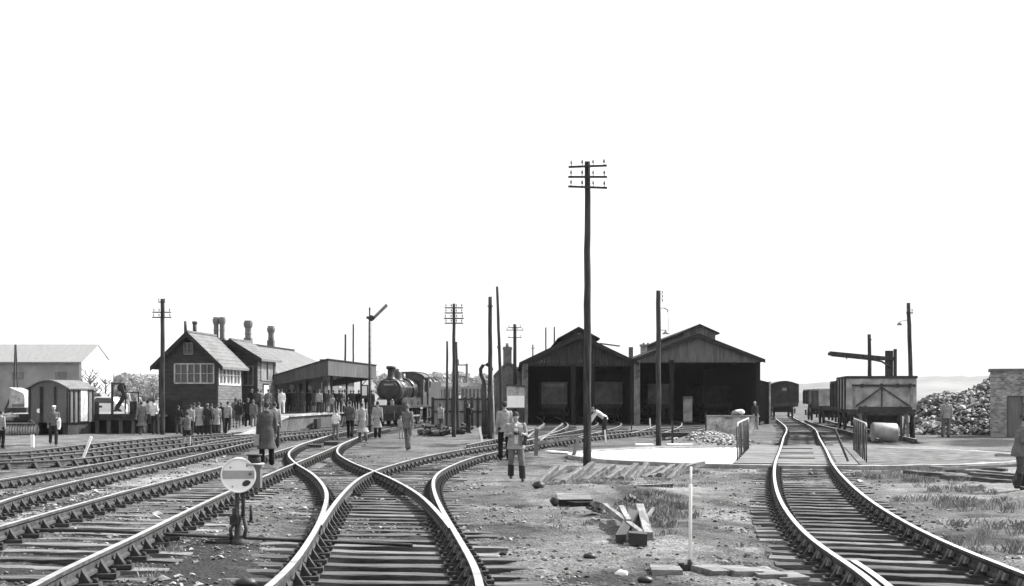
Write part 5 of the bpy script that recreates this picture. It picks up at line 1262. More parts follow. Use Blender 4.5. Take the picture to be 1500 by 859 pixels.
mb = MB(); mb.tube([(q(365), .1, zz(765)), (q(365.5), .1, zz(744))], .018, 8); mb.tube([(q(365), .1, zz(767)), (q(365), .1, zz(764))], .03, 8); mb.build('counterweight_rod', m_iron, t)
mb = MB()
for i in range(20):
    a, b_ = 2*math.pi*i/20, 2*math.pi*(i+1)/20; cx, cy = q(322), .05; mb.beam((cx+.14*math.cos(a), cy+.17*math.sin(a), .03), (cx+.14*math.cos(b_), cy+.17*math.sin(b_), .03), .03, .03)
mb.beam((q(322)-.14, .05, .03), (q(345), .02, .05), .03, .03); mb.build('pulley_wheel', m_iron, t)
rods = MB(); p0 = Vector((bx-1.6, by+.25, z0)); 
for dy, dz in ((.12, .07), (.25, .05)): rods.tube([(bx-3.4, by+dy+.2, gh(bx-3.4, by)+dz+.02), (bx-1.6, by+dy+.1, gh(bx-1.6, by)+dz+.03), (bx-.2, by+dy, z0+dz), (bx+1.9, by+dy, gh(bx+1.5, by)+dz+.06)], .018, 6)
tag(rods.build('point_rodding', m_iron), 'pair of iron point rods running past the disc signal base', 'point rodding')

# white indicator pole at the right of the middle
bx, by = g2w(1011, 836); z0 = gh(bx, by); zz = lambda py: zat(py, by)-z0; k = by/F
t = thing('marker_post', 'thin white upright stake on an iron foot among the foreground planks', 'stake', (xat(1011, by), by, z0))
mb = MB(); mb.tube([(0, 0, zz(826)), (.004, 0, zz(712)), (.004, 0, zz(710))], [.017, .015, .015], 8); mb.tube([(.004, 0, zz(711)), (.008, 0, zz(684))], .011, 8); mb.build('white_stake', m_paintw, t)
mb = MB(); mb.tube([(0, 0, -.02), (0, 0, .07), (0, 0, zz(820))], [.05, .03, .022], 8); mb.box((-.02, .02, .03), (.16, .1, .06), (0, 0, .3)); mb.tube([(.02, -.03, .02), (.09, -.05, .05), (.13, -.04, .0)], .018, 6); mb.box((-.09, 0, .03), (.05, .06, .09)); mb.build('iron_foot', m_iron, t)
# plank boards in the right foreground
for i, (a, b_, L_, ang) in enumerate(((975, 838, .30, -.05), (1047, 840, .27, .35), (1082, 842, .30, .3), (1118, 844, .30, .22), (1152, 845, .28, .1))):
    x, y = g2w(a, b_); mb = MB(); mb.box((0, 0, 0), (.29, .5, .06), (random.uniform(-.05, .05), random.uniform(-.05, .05), ang), 0, .008)
    o = mb.build('crossing_plank', m_oldwood); o.location = (x, y, gh(x, y)+.015)
    tag(o, ['worn plank just left of the white stake foot', 'first worn plank right of the white stake foot', 'second worn plank right of the white stake foot', 'third worn plank, between the stake and the curved rail', 'worn plank nearest the curved rail on the right'][i], 'plank', 'planks laid beside the white stake')

def stake(px, pyb, pyt, w_, lab, lean=0, m=m_paintw, nm='stake', cat='stake'):
    x, y = g2w(px, pyb); z = gh(x, y); H = zat(pyt, y)-z; mb = MB(); mb.beam((0, 0, -.05), (lean, 0, H), w_, w_*.6, up=(0, 1, 0)); o = mb.build(nm, m); o.location = (x, y, z); return tag(o, lab, cat)
stake(118, 676, 640, .075, 'white leaning stake between the tracks at far left', .32)
stake(48, 655, 637, .12, 'short white stake beside the flat-capped man', -.02)
stake(707, 648, 626, .09, 'short white stake leaning near the water column', -.13)
stake(785, 668, 628, .13, 'pale square fence post standing right of the man with a jacket', .02, m_postg, 'fence_post', 'post')
stake(838, 670, 640, .11, 'grey leaning fence post left of the tall pole', .22, m_postg, 'fence_post', 'post')
stake(888, 648, 630, .07, 'thin white marker by the bending man', -.06)
stake(953, 629, 613, .07, 'thin white marker just left of the lamp pole', -.04)
stake(925, 634, 618, .06, 'thin dark marker beneath the post between the sheds', 0, m_iron)
stake(985, 651, 617, .09, 'dark upright post beside the lamp pole', 0, m_iron, 'fence_post', 'post')
# leaning long sticks of the broken fence
def stick(a, b_, lab, r=.03, m=m_postg, lift=(.0, .0), nm='loose_pole'):
    (x0, y0), (x1, y1) = g2w(*a), g2w(*b_); mb = MB(); mb.beam((0, 0, .03), (x1-x0, y1-y0, lift[1]+gh(x1, y1)-gh(x0, y0)+.03), r*2, r*2); o = mb.build(nm, m); o.location = (x0, y0, gh(x0, y0)+lift[0]); return tag(o, lab, 'pole')
def stick2(p0, p1, dd, lab, r=.035, m=m_postg):
    mb = MB(); a = Vector((xat(p0[0], dd[0]), dd[0], zat(p0[1], dd[0]))); b_ = Vector((xat(p1[0], dd[1]), dd[1], zat(p1[1], dd[1]))); mb.beam((0, 0, 0), b_-a, r*2, r*2, up=(0, 1, 0)); o = mb.build('loose_pole', m); o.location = a; return tag(o, lab, 'pole')
stick2((770, 642), (797, 621), (57, 60), 'upper leaning pole of the broken fence, left of the sheds tracks')
stick2((790, 646), (824, 621), (55, 58), 'second leaning pole of the broken fence, nearer the tall pole')
stick2((786, 649.5), (845, 640.5), (51, 52), 'long horizontal rail of the broken fence right of the walking men', .045)
x, y = g2w(822, 663); mb = MB(); mb.box((0, 0, 0), (.9, .5, .035), (.05, .08, .55)); o = mb.build('white_board', m_paintw); o.location = (x-.05, y, gh(x, y)+.05); tag(o, 'white board lying on the grass left of the tall pole', 'board')
# kerb slabs by the lamp pole
for i, (a, b_, c, lab) in enumerate(((939, 655.5, 26, 'short pale kerb slab left of the lamp pole foot'), (985, 654.5, 38, 'long pale kerb slab right of the lamp pole foot'))):
    x, y = g2w(a+c/2-8, b_); mb = MB(); mb.box((0, 0, 0), (c*y/F, .5, .14), (0, 0, .03), 0, .01); o = mb.build('kerb_slab', m_concrete); o.location = (x, y, gh(x, y)+.06); tag(o, lab, 'kerb slab')
bx, by = g2w(1003, 645.5); mb = MB(); mb.box((0, 0, 0), (70*by/F, .9, .2), (0, 0, 0), 0, .02); o = mb.build('black_slab', m_black); o.location = (bx, by+.2, gh(bx, by)+.06); tag(o, 'long black slab lying between lamp pole and whitewashed wall', 'timber')  # low black box laid along the dark strip right of the lamp pole
x, y = g2w(1470, 672); mb = MB(); mb.box((0, 0, .1), (.45, .3, .22), (0, 0, .1), 0, .02); o = mb.build('stone_block', m_kerb); o.location = (x, y, gh(x, y)); tag(o, 'grey stone block beside the figure at the right edge', 'block')

# ------------------------------------------------------------------ scrap timber in the middle
def timber(px, py, L_, w_, h_, ang, lab, m=m_sleeper2, tilt=0, lift=0, group=None, nm='old_sleeper', cat='timber', roll=0):
    x, y = g2w(px, py); o = sleeper_mb(L_, w_, h_).build(nm, m); o.location = (x, y, gh(x, y)+h_*.8+lift); o.rotation_euler = (roll, tilt, ang); return tag(o, lab, cat, group)
# row of old sleepers of a lifted track half buried in weeds, each slanting up to the right
row = [(800, 705), (812, 703), (838, 706), (852, 702), (871, 701), (884, 700), (902, 701), (921, 700), (938, 698), (957, 697), (976, 697), (990, 699)]
for i, (a, b_) in enumerate(row):
    timber(a, b_, random.uniform(.8, 1.15), .13, .12, R_(random.uniform(54, 66)), ['old half-buried sleeper, leftmost of the slanting row in the weeds', 'second sleeper from the left in the slanting row in weeds'][i] if i < 2 else 'half-buried sleeper slanting in the weedy row behind the scrap timber', m_sleeper2, random.uniform(-.42, -.22), random.uniform(.05, .12), None if i < 2 else 'slanting sleepers in the weeds')
timber(992, 696, 2.0, .13, .12, R_(42), 'long pale timber slanting at the right end of the weedy sleeper row', m_oldwood, -.14, .09)
x, y = g2w(905, 711); A = np.array([[xat(822, 28.6), 28.6], [xat(870, 28.2), 28.2], [xat(925, 28.3), 28.3], [xat(985, 28.8), 28.8]]); t = thing('abandoned_rail', 'rusty disused rail lying among the weedy sleeper row', 'rail', (0, 0, 0))
rail_mesh(smooth_path([(p[1], p[0]) for p in A])[:, ::-1] if False else A, 'rail', t, 0, gh(4, 28.4)+.10, 1)
bx, by = g2w(842, 744); t = thing('upturned_timber_box', 'pale topped timber trough with its shaded side coloured black, beside the weeds', 'timber box', (bx, by, gh(bx, by)), R_(2))
k = by/F; mb = MB(); mb.box((0, .14, .13), (50*k, .32, .05), (.35, 0, 0), 0, .01); mb.build('top_board', m_oldwood, t); mb = MB(); mb.box((.02, 0, .04), (51*k, .05, .15), (-.12, 0, 0), 0, .008); mb.build('shaded_side_board', m_soot_shade, t); mb = MB(); mb.blob((-29*k, .05, .08), (.09, .08, .08), 5, 7, 0, .25); mb.build('end_clod', m_st[0], t)  # side facing the camera is near black: its shade is in the colour
bx, by = g2w(790, 722); mb = MB(); mb.blob((0, 0, .05), (.13, .1, .09), 6, 8, 0, .25); o = mb.build('tar_lump', m_black); o.location = (bx, by, gh(bx, by)); tag(o, 'black tarry lump at the foot of the leftmost slanting sleeper', 'lump')
# scrap heap of crossing timbers
bx, by = g2w(935, 800); z0 = gh(bx, by)
def beam3(nm, a, da, b_, db, w_, h_, m, lab, cat='timber'):
    p = Vector((xat(a[0], da), da, zat(a[1], da))); q_ = Vector((xat(b_[0], db), db, zat(b_[1], db))); mb = MB(); mb.beam((0, 0, 0), q_-p, w_, h_); o = mb.build(nm, m); o.location = p; return tag(o, lab, cat)
d1 = by; 
beam3('scrap_beam', (950, 786), d1, (937, 743), d1+3.6, .105, .10, m_beamwood, 'stout pale beam rising at the right of the scrap pile')
beam3('scrap_beam', (940, 783), d1+.2, (886, 741), d1+3.2, .065, .07, m_beamwood, 'long plank crossing the scrap pile from lower right to upper left')
beam3('scrap_beam', (921, 765), d1+1.2, (910, 744), d1+3.0, .07, .07, m_beamwood, 'short pale plank in the middle of the scrap pile')
beam3('scrap_beam', (948, 758), d1+2.0, (957, 745), d1+3.1, .035, .04, m_postg, 'thin stick propped at the right of the scrap pile', 'stick')
mb = MB(); mb.box((0, 0, 0), (.22, .25, .13), (0, .05, -.1), 0, .012); mb.box((-.02, 1.2, .04), (.12, 2.2, .1), (.05, 0, -.16), 0, .01); o = mb.build('scrap_beam', m_black); o.location = (bx, by, z0+.09); tag(o, 'black butt end of timber at front of scrap pile, shade in its colour', 'timber')  # front face lies in shade; that darkness is put into the colour
for (a, b_, lab) in ((922, 735, 'black iron chair lying at top left of the scrap pile'), (939, 734, 'black iron chair lying at top right of the scrap pile'), (879, 757, 'loose iron chair left of the scrap pile')):
    x, y = g2w(a, b_+6); o = bpy.data.objects.new('loose_rail_chair', CHAIR); COL.objects.link(o); o.location = (x, y, gh(x, y)+.22); o.rotation_euler = (.3, .2, random.uniform(0, 3)); o.scale = (1.0,)*3; tag(o, lab, 'rail chair')
for (a, b_, r, lab, m) in ((945, 851, .05, 'black cinder lump at bottom centre of the right foreground', m_black), (864, 816, .05, 'black wedge of timber lying on the bare ground', m_black), (910, 841, .045, 'white stone on the bare ground left of stake', m_paintw), (792, 745, .03, 'small dark stone near the trough', m_st[0]), (827, 758, .04, 'rounded grey stone below the timber trough', m_st[1]), (1120, 840, .06, 'pale rock in ballast near the curved rail', m_st[2]), (360, 853, .07, 'black lump at bottom edge beneath the disc signal', m_black)):
    x, y = g2w(a, b_); mb = MB(); mb.blob((0, 0, 0), (r*1.4, r, r*.8), 6, 9, 0, .18); o = mb.build('rock', m); o.location = (x, y, gh(x, y)+r*.4); tag(o, lab, 'rock')
# lifted track panel at right
x0, y0 = g2w(1400, 706)
lab0 = ['nearest long sleeper of the lifted track panel at right, raised on its edge', 'second sleeper of the lifted track panel at right']
P = [(1372, 700, 2.9), (1408, 700, 2.4), (1432, 706, 2.6), (1400, 690, 2.2), (1425, 692, 2.2), (1446, 697, 2.4), (1460, 703, 2.2), (1420, 684, 2.0), (1440, 688, 2.0)]
for i, (a, b_, L_) in enumerate(P):
    timber(a, b_, L_*.72, .17, .10, R_(-58+random.uniform(-5, 5)), lab0[i] if i < 2 else 'old sleeper of the lifted track panel left of the right-edge figure', m_sleeper2 if i % 2 else m_sleeper, .02, .02+.03*(i == 0), None if i < 2 else 'sleepers of the lifted panel at right')
mb = MB(); a, b_ = g2w(1380, 700), g2w(1492, 697); mb.beam((a[0], a[1], gh(*a)+.22), (b_[0], b_[1], gh(*b_)+.22), .05, .07); tag(mb.build('loose_rail', m_drum), 'loose pale rail lying across the lifted track panel at right', 'rail')
# scrap ironwork by the fence
for i, (a, b_, lab) in enumerate(((632, 629, 'curved black scrap sheet at foot of the fence, behind walking man'), (655, 631, 'heap of dark scrap iron at foot of the four-armed pole'), (668, 636, 'dark tumbled scrap right of the four-armed pole'), (680, 630, 'black scrap pieces at the photographer’s feet'), (625, 638, 'low strip of scrap edging the cinder area'), (640, 639, 'second strip of scrap edging the cinder area'))):
    x, y = g2w(a, b_); mb = MB()
    for _ in range(7): 
        p = (random.uniform(-.5, .5), random.uniform(-.3, .3), random.uniform(.05, .25)); mb.box(p, (random.uniform(.2, .9), .15, random.uniform(.05, .2)), (random.uniform(-.4, .4), random.uniform(-.4, .4), random.uniform(0, 3)), 0, .03)
    mb.blob((0, 0, .1), (.5, .3, .15), 5, 8, 0, .3); o = mb.build('scrap_iron', m_black if i % 2 else m_iron); o.location = (x, y, gh(x, y)); tag(o, lab.replace('’', ''), 'scrap')
# crossing frog blocks / point timbers
for (a, b_, lab) in ((462, 655, 'dark iron box between the rails below the child in light top'), (486, 652, 'long black box near the crossing rails, left of walking men')):
    x, y = g2w(a, b_); mb = MB(); mb.box((0, 0, .06), (.55, 1.1, .16), (0, 0, .05), 0, .01); o = mb.build('point_box', m_black); o.location = (x, y, gh(x, y)+.02); tag(o, lab, 'box')

# ------------------------------------------------------------------ trees
m_bark = mat('tree_bark', .12, .9, 0, .3, 6, .4, 20); m_leaf = mat('haze_pale_foliage', .3, .9, 0, .4, 3, 0); m_leafp = mat('tree_spring_foliage', .22, .9, 0, .3, 3, 0)  # skyline leaves made pale: distance haze is put into their colour
def tree(px, d, pyt, wpx, lab, leaf=m_leaf, dens=900, group=None, bare=False, zb=None):
    x = xat(px, d); k = d/F; zb = -.2 if zb is None else zb; H = zat(pyt, d)-zb; W2 = wpx*k/2; t = thing('tree', lab, 'tree', (x, d, zb), 0, group)
    tr = MB(); tr.tube([(0, 0, -.2), (.03*H, 0, H*.3), (-.01*H, 0, H*.6), (0, 0, H*.92)], [H*.035, H*.026, H*.015, H*.004], 7)
    ends = []
    for _ in range(26 if bare else 14):
        z = H*random.uniform(.22, .8); a = random.uniform(0, 6.28); l = W2*random.uniform(.5, .95)*(1.1-z/H*.5); dx, dy = math.cos(a)*l, math.sin(a)*l; e = (dx, dy, min(H*.96, z+l*.8))
        tr.tube([(0, 0, z), (dx*.5, dy*.5, z+l*.3), e], [H*.011, H*.007, H*.002], 5); ends.append(e)
        if bare:
            for _ in range(7):
                f = random.uniform(.4, 1); s_ = (dx*f, dy*f, z+l*.75*f); b_ = random.uniform(0, 6.28); l2 = l*random.uniform(.25, .55); tr.tube([s_, (s_[0]+math.cos(b_)*l2, s_[1]+math.sin(b_)*l2, s_[2]+l2*.9)], [H*.005, H*.0015], 4)
    tr.build('trunk', m_bark, t)
    cr = MB()
    if not bare:
        cl = [Vector((random.gauss(0, W2*.42), random.gauss(0, W2*.42), H*random.uniform(.4, .85))) for _ in range(12)] + [Vector(e) for e in ends]
    else: cl = [Vector(e) for e in ends]
    for _ in range(dens):
        c = random.choice(cl); p = c+Vector([random.gauss(0, W2*(.17 if not bare else .12)) for _ in range(3)])
        if p.z > H or p.z < H*.15: continue
        s_ = random.uniform(.5, 1)*W2*(.085 if not bare else .03); n_ = Vector([random.gauss(0, 1) for _ in range(3)]).normalized(); a = n_.orthogonal().normalized()*s_; b_ = n_.cross(a)
        cr.add([p+a, p+b_, p-a, p-b_], [(0, 1, 2, 3)])
    cr.build('crown', leaf, t, recalc=False)
    return t
tree(132, 112, 536, 48, 'bare spring tree in front of the warehouse gable', m_leafp, 700, bare=True)
tree(155, 118, 548, 30, 'smaller bare tree right of the warehouse gable tree', m_leafp, 400, bare=True)
for i, (px, pyt, w_) in enumerate(((186, 558, 26), (205, 552, 28), (224, 547, 28), (243, 549, 26), (560, 540, 30), (575, 546, 30), (600, 548, 40), (628, 549, 34), (648, 552, 34), (668, 555, 30), (700, 556, 34), (735, 552, 34))):
    tree(px, 240+random.uniform(-20, 20), pyt, w_, ('hazy round tree on the skyline between warehouse and signal box' if px < 300 else 'hazy tree on the skyline behind the engine and fence'), m_leaf, 500, 'trees on the left skyline' if px < 300 else 'trees on the skyline behind the engine')
m_far = mat('far_wood', .3, 1, 0, .4, .05, 0)
mb = MB()
for a in [-60+1.6*i for i in range(188)]+[555+1.6*i for i in range(135)]:
    dd = 480; rt_ = a > 1000; rr = random.uniform(.7, 1.7)*(.45 if rt_ else 1); base = zat(552.5 if rt_ else 556, dd)+.9*math.sin(a*.05)+.5*math.sin(a*.17)
    for q_ in range(1 if rt_ else 4): mb.blob((xat(a, dd)+random.uniform(-1, 1), dd+random.uniform(-10, 10), base-q_*1.6+random.uniform(-.5, .5)), (rr*1.3, rr, rr), 4, 6, 0, .4, None, False)
tag(mb.build('distant_wood', m_far), 'far-off hedges and woods along the horizon', 'wood', kind='stuff')
# air
hz = MB(); hz.b2((-2450, -850, -2.2), (2450, 2450, 42)); o = hz.build('haze', []) if False else None
me = bpy.data.meshes.new('haze'); me.from_pydata(hz.v, [], hz.f); o = bpy.data.objects.new('haze', me); COL.objects.link(o); tag(o, 'thin pale haze over the whole yard and fields', 'haze', kind='stuff')
m = bpy.data.materials.new('haze_air'); m.use_nodes = True; nt = m.node_tree; nt.nodes.remove(nt.nodes['Principled BSDF']); v = nt.nodes.new('ShaderNodeVolumePrincipled'); v.inputs['Color'].default_value = (.95, .95, .95, 1); v.inputs['Density'].default_value = .00009; v.inputs['Anisotropy'].default_value = .2
nt.links.new(v.outputs[0], nt.nodes['Material Output'].inputs['Volume']); me.materials.append(m)
# ------------------------------------------------------------------ people
def remeshed(mb, voxel, name):
    o = mb.build('tmp', [], recalc=True); md = o.modifiers.new('r', 'REMESH'); md.mode = 'VOXEL'; md.voxel_size = voxel; md.use_smooth_shade = True
    sm = o.modifiers.new('s', 'SMOOTH'); sm.factor = .5; sm.iterations = 2
    dg = bpy.context.evaluated_depsgraph_get(); dg.update(); me = bpy.data.meshes.new_from_object(o.evaluated_get(dg)); me.name = name
    bpy.data.objects.remove(o); 
    for p in me.polygons: p.use_smooth = True
    return me
def capt(mb, pts, rad, seg=10, asp=None, side=(1, 0, 0)):
    mb.tube(pts, rad, seg, 0, True, asp, side)
    for p, r in ((pts[0], rad[0]), (pts[-1], rad[-1])):
        rx, ry = r if hasattr(r, '__len__') else (r, r*(asp or 1)); mb.blob(p, (rx, ry, min(rx, ry)), 6, 8)
def figure(pose, top='jacket', bottom='trousers', hat=None, hem=.80, hair='short', flare=1.0, scale=1.0, fat=1.0, bag=None):
    """builds meshes of one standing figure, facing -Y, 1.75 m tall at scale 1; returns {part: (mesh, kind)}"""
    V_ = Vector; lean = pose.get('lean', 0); hd = pose.get('head', 0); st = pose.get('step', 0.0)
    hipz = .93 - pose.get('crouch', 0)
    def bend(p):                                       # lean the trunk forward about the hips
        p = V_(p); dz = p.z-hipz
        return V_((p.x, p.y*math.cos(lean)-dz*math.sin(lean), hipz+dz*math.cos(lean)+p.y*math.sin(lean))) if dz > 0 else p
    # legs
    legs = []
    for s in (-1, 1):
        fy = -s*st*.34; hip = V_((s*.095, 0, hipz)); ank = V_((s*pose.get('stance', .12), fy, .085+(.06 if st and s < 0 else 0))); kn = (hip+ank)/2+V_((s*.01, -.03-abs(st)*.07, 0)); legs.append((hip, kn, ank))
    sh = [bend((s*.172*fat, 0, 1.42)) for s in (-1, 1)]
    arms = []
    for i, s in enumerate((-1, 1)):
        e, w_ = pose['arms'][i]; el = sh[i]+V_((s*e[0], e[1], e[2])); wr = el+V_((s*w_[0], w_[1], w_[2])); arms.append((sh[i], el, wr))
    neck = bend((0, 0, 1.46)); hc = bend((0, -.015, 1.62)); 
    hc = neck+(hc-neck)*1.0
    hrot = Matrix.Rotation(hd, 4, 'X')
    def H(p): return hc + (hrot @ V_(p)) + V_((0, -math.sin(hd)*.05, 0))
    body = MB()
    for h_, k_, a_ in legs: capt(body, [h_, k_, a_], [.08, .055, .037])
    capt(body, [bend((0, 0, hipz-.03)), bend((0, 0, 1.12)), bend((0, 0, 1.33)), bend((0, 0, 1.42))], [(.14, .10), (.12, .085), (.15, .1), (.1, .07)], 12)
    capt(body, [neck-V_((0, 0, .05)), H((0, .01, -.06))], [.055, .05])
    body.blob(H((0, 0, 0)), (.074, .092, .112), 10, 12); body.blob(H((0, -.035, -.06)), (.05, .055, .05), 6, 8)
    body.tube([H((0, -.088, .02)), H((0, -.112, -.022)), H((0, -.088, -.03))], [.008, .016, .012], 6)
    for s in (-1, 1): body.blob(H((s*.076, .005, -.005)), (.012, .022, .033), 5, 6)
    for a, e, w_ in arms: capt(body, [a, e, w_], [.05, .04, .027])
    hands = MB()
    for i, (a, e, w_) in enumerate(arms):
        dr_ = (w_-e).normalized(); s = (-1, 1)[i]; sdv = dr_.cross(V_((0, 1, 0))); 
        if sdv.length < .2: sdv = dr_.cross(V_((1, 0, 0)))
        sdv.normalize(); pn = dr_.cross(sdv)
        capt(body, [w_, w_+dr_*.055], [(.028), (.038)], 8, .6)
        for f_ in range(4):
            b_ = w_+dr_*.075+sdv*(.018*(f_-1.5)); L_ = (.055, .068, .062, .048)[f_]; hands.tube([b_, b_+dr_*L_*.55+pn*.006, b_+dr_*L_*.85+pn*.028], [.0095, .009, .007], 6)
        b_ = w_+dr_*.03+sdv*.03; hands.tube([b_, b_+dr_*.03+sdv*.022+pn*.01, b_+dr_*.055+sdv*.022+pn*.024], [.011, .010, .008], 6)
    bm_ = remeshed(body, .013, 'body')
    # join the fingers to the body mesh
    import bmesh
    b = bmesh.new(); b.from_mesh(bm_); fo = hands.build('tmp', []); b2 = bmesh.new(); b2.from_mesh(fo.data); tmp = bpy.data.meshes.new('t'); b2.to_mesh(tmp); b.from_mesh(tmp); b.to_mesh(bm_); b.free(); b2.free(); bpy.data.objects.remove(fo)
    for p in bm_.polygons: p.use_smooth = True
    out = {'body': (bm_, 'skin')}
    # top garment
    t = MB(); f = fat
    if top in ('coat', 'jacket', 'shirt'):
        pts = [(0, .01, hem), (0, .01, min(hem+.1, .9) if hem > .7 else (hem+.9)/2), (0, .005, .96), (0, 0, 1.08), (0, 0, 1.24), (0, 0, 1.37), (0, .005, 1.43), (0, .01, 1.48)]
        wv = [(.20*flare*f, .155*flare*f), (.185*f, .145*f), (.178*f, .14*f), (.158*f, .12*f), (.172*f, .125*f), (.195*f, .115*f), (.165*f, .09), (.065, .06)]
        if hem > .9: pts[0] = (0, .01, .90); pts[1] = (0, .01, .93); wv[0] = (.17*f, .135*f); wv[1] = (.17*f, .13*f); wv[2] = (.165*f, .13*f)
        pts = [bend(p) if p[2] > hipz else V_(p) for p in pts]
        t.tube(pts, wv, 16)
        for a, e, w_ in arms:
            r0 = .062 if top != 'shirt' else .054
            w2 = e+(w_-e)*.93; mid = (a+e)/2+V_((0, .01, 0))
            capt(t, [a+V_((0, 0, -.01)), mid, e, (e+w2)/2, w2], [r0, r0*.93, r0*.82, r0*.74, r0*.62])
        t.tube([bend((0, .035, 1.45)), bend((0, .03, 1.50))], [(.085, .075), (.07, .062)], 12)
        out['coat' if top == 'coat' else ('jacket' if top == 'jacket' else 'shirt')] = (remeshed(t, .016, 'garment'), 'top')
    t = MB()
    if bottom == 'trousers':
        for h_, k_, a_ in legs: t.tube([h_+V_((0, 0, .05)), h_, k_, a_+V_((0, .0, .12)), a_+V_((0, 0, -.02))], [(.105, .11), (.105, .11), (.078, .085), (.072, .08), (.075, .088)], 12)
        t.tube([V_((0, 0, hipz-.08)), V_((0, 0, hipz)), bend((0, 0, hipz+.1))], [(.145, .115), (.155, .12), (.14, .105)], 14)
        out['trousers'] = (remeshed(t, .016, 'trousers'), 'bottom')
    elif bottom == 'shorts':
        for h_, k_, a_ in legs: t.tube([h_+V_((0, 0, .05)), h_, h_.lerp(k_, .8)], [(.105, .11), (.11, .115), (.10, .10)], 12)
        t.tube([V_((0, 0, hipz-.08)), V_((0, 0, hipz)), bend((0, 0, hipz+.1))], [(.145, .115), (.155, .12), (.14, .105)], 14)
        out['shorts'] = (remeshed(t, .018, 'shorts'), 'bottom')
    elif bottom == 'skirt':
        t.tube([V_((0, .01, .52)), V_((0, .01, .75)), V_((0, 0, hipz)), V_((0, 0, hipz+.13))], [(.21, .18), (.2, .165), (.17, .13), (.13, .1)], 16)
        out['skirt'] = (remeshed(t, .02, 'skirt'), 'bottom')
    for n_s, (h_, k_, a_) in enumerate(legs):
        t = MB(); t.tube([a_+V_((0, .055, -.06)), a_+V_((0, .0, -.045)), a_+V_((0, -.1, -.055)), a_+V_((0, -.17, -.06))], [(.035, .022), (.042, .045), (.046, .032), (.03, .02)], 10, 0, True, None, (1, 0, 0)); t.tube([a_+V_((0, 0.01, -.05)), a_+V_((0, 0, .02))], .045, 8)
        out['shoe#%d' % n_s] = (remeshed(t, .014, 'shoe'), 'shoe')
    t = MB()
    if hat == 'cap':
        t.blob(H((0, .01, .075)), (.098, .115, .05), 8, 12); t.blob(H((0, -.1, .06)), (.065, .05, .012), 5, 8); out['cap'] = (remeshed(t, .012, 'cap'), 'hat')
    elif hat == 'hat':
        t.tube([H((0, 0, .05)), H((0, 0, .06)), H((0, 0, .075)), H((0, 0, .15)), H((0, 0, .165))], [(.13, .145), (.13, .145), (.085, .1), (.075, .09), (.05, .06)], 14); out['hat'] = (remeshed(t, .012, 'hat'), 'hat')
    t = MB(); t.blob(H((0, .022, .03)), (.083, .092, .1), 8, 12); 
    if hair == 'long': t.blob(H((0, .05, -.04)), (.085, .07, .1), 8, 10)
    out['hair'] = (remeshed(t, .012, 'hair'), 'hair')
    if bag:
        w_ = arms[1][2]; t = MB(); t.box(w_+V_((.02, 0, -.17)), (.10, .26, .3), None, 0, .02); out['bag'] = (remeshed(t, .016, 'bag'), 'bag')
    if pose.get('holds'):
        c = (arms[0][2]+arms[1][2])/2+V_((0, -.05, .03)); t = MB(); t.box(c, (.13, .06, .09)); t.cyl(c+V_((0, -.03, 0)), c+V_((0, -.07, 0)), .03, None, 10); out['camera'] = (remeshed(t, .008, 'camera'), 'camera')
    if pose.get('open'):
        t = MB(); t.tube([bend((0, -.125*f, .95)), bend((0, -.115*f, 1.1)), bend((0, -.12*f, 1.3)), bend((0, -.075, 1.45))], [(.045, .02), (.05, .02), (.055, .02), (.035, .02)], 10); out['shirt_front'] = (remeshed(t, .01, 'shirt_front'), 'drape')
    if pose.get('boots'):
        for n_s, (h_, k_, a_) in enumerate(legs): t = MB(); t.tube([k_.lerp(a_, .25), k_.lerp(a_, .6), a_+V_((0, 0, .0))], [(.086, .092), (.082, .09), (.083, .094)], 12); out['boot_leg#%d' % n_s] = (remeshed(t, .014, 'boot_leg'), 'shoe')
    if pose.get('satchel'):
        t = MB(); c = arms[1][2]+V_((.06, .05, -.16)); t.box(c, (.07, .2, .24), (0, .35, 0), 0, .01); t.tube([c+V_((0, 0, .1)), arms[1][0]+V_((-.02, -.03, .07))], .012, 6); out['satchel'] = (remeshed(t, .012, 'satchel'), 'camera')
    if pose.get('drape'):
        a, e, w_ = arms[1]; t = MB(); t.tube([e.lerp(w_, .3)+V_((.03, 0, .03)), e.lerp(w_, .6)+V_((.05, 0, -.1)), e.lerp(w_, .7)+V_((.06, .02, -.35)), w_+V_((.1, .02, -.5))], [(.06, .05), (.1, .05), (.1, .045), (.05, .03)], 10); out['carried_coat'] = (remeshed(t, .016, 'drape'), 'drape')
    return out
HANG = ((.045, .02, -.29), (.01, -.06, -.25))
FRONT = ((.05, .03, -.27), (-.10, -.2, .03))
CAMH = ((.06, -.05, -.26), (-.13, -.17, .20))
SWF = ((.04, -.13, -.26), (.0, -.14, -.2)); SWB = ((.05, .12, -.25), (.02, .05, -.25))
AKIM = ((.16, .06, -.24), (-.12, -.12, -.1)); RAISE = ((.14, -.08, -.18), (.02, -.1, .24))
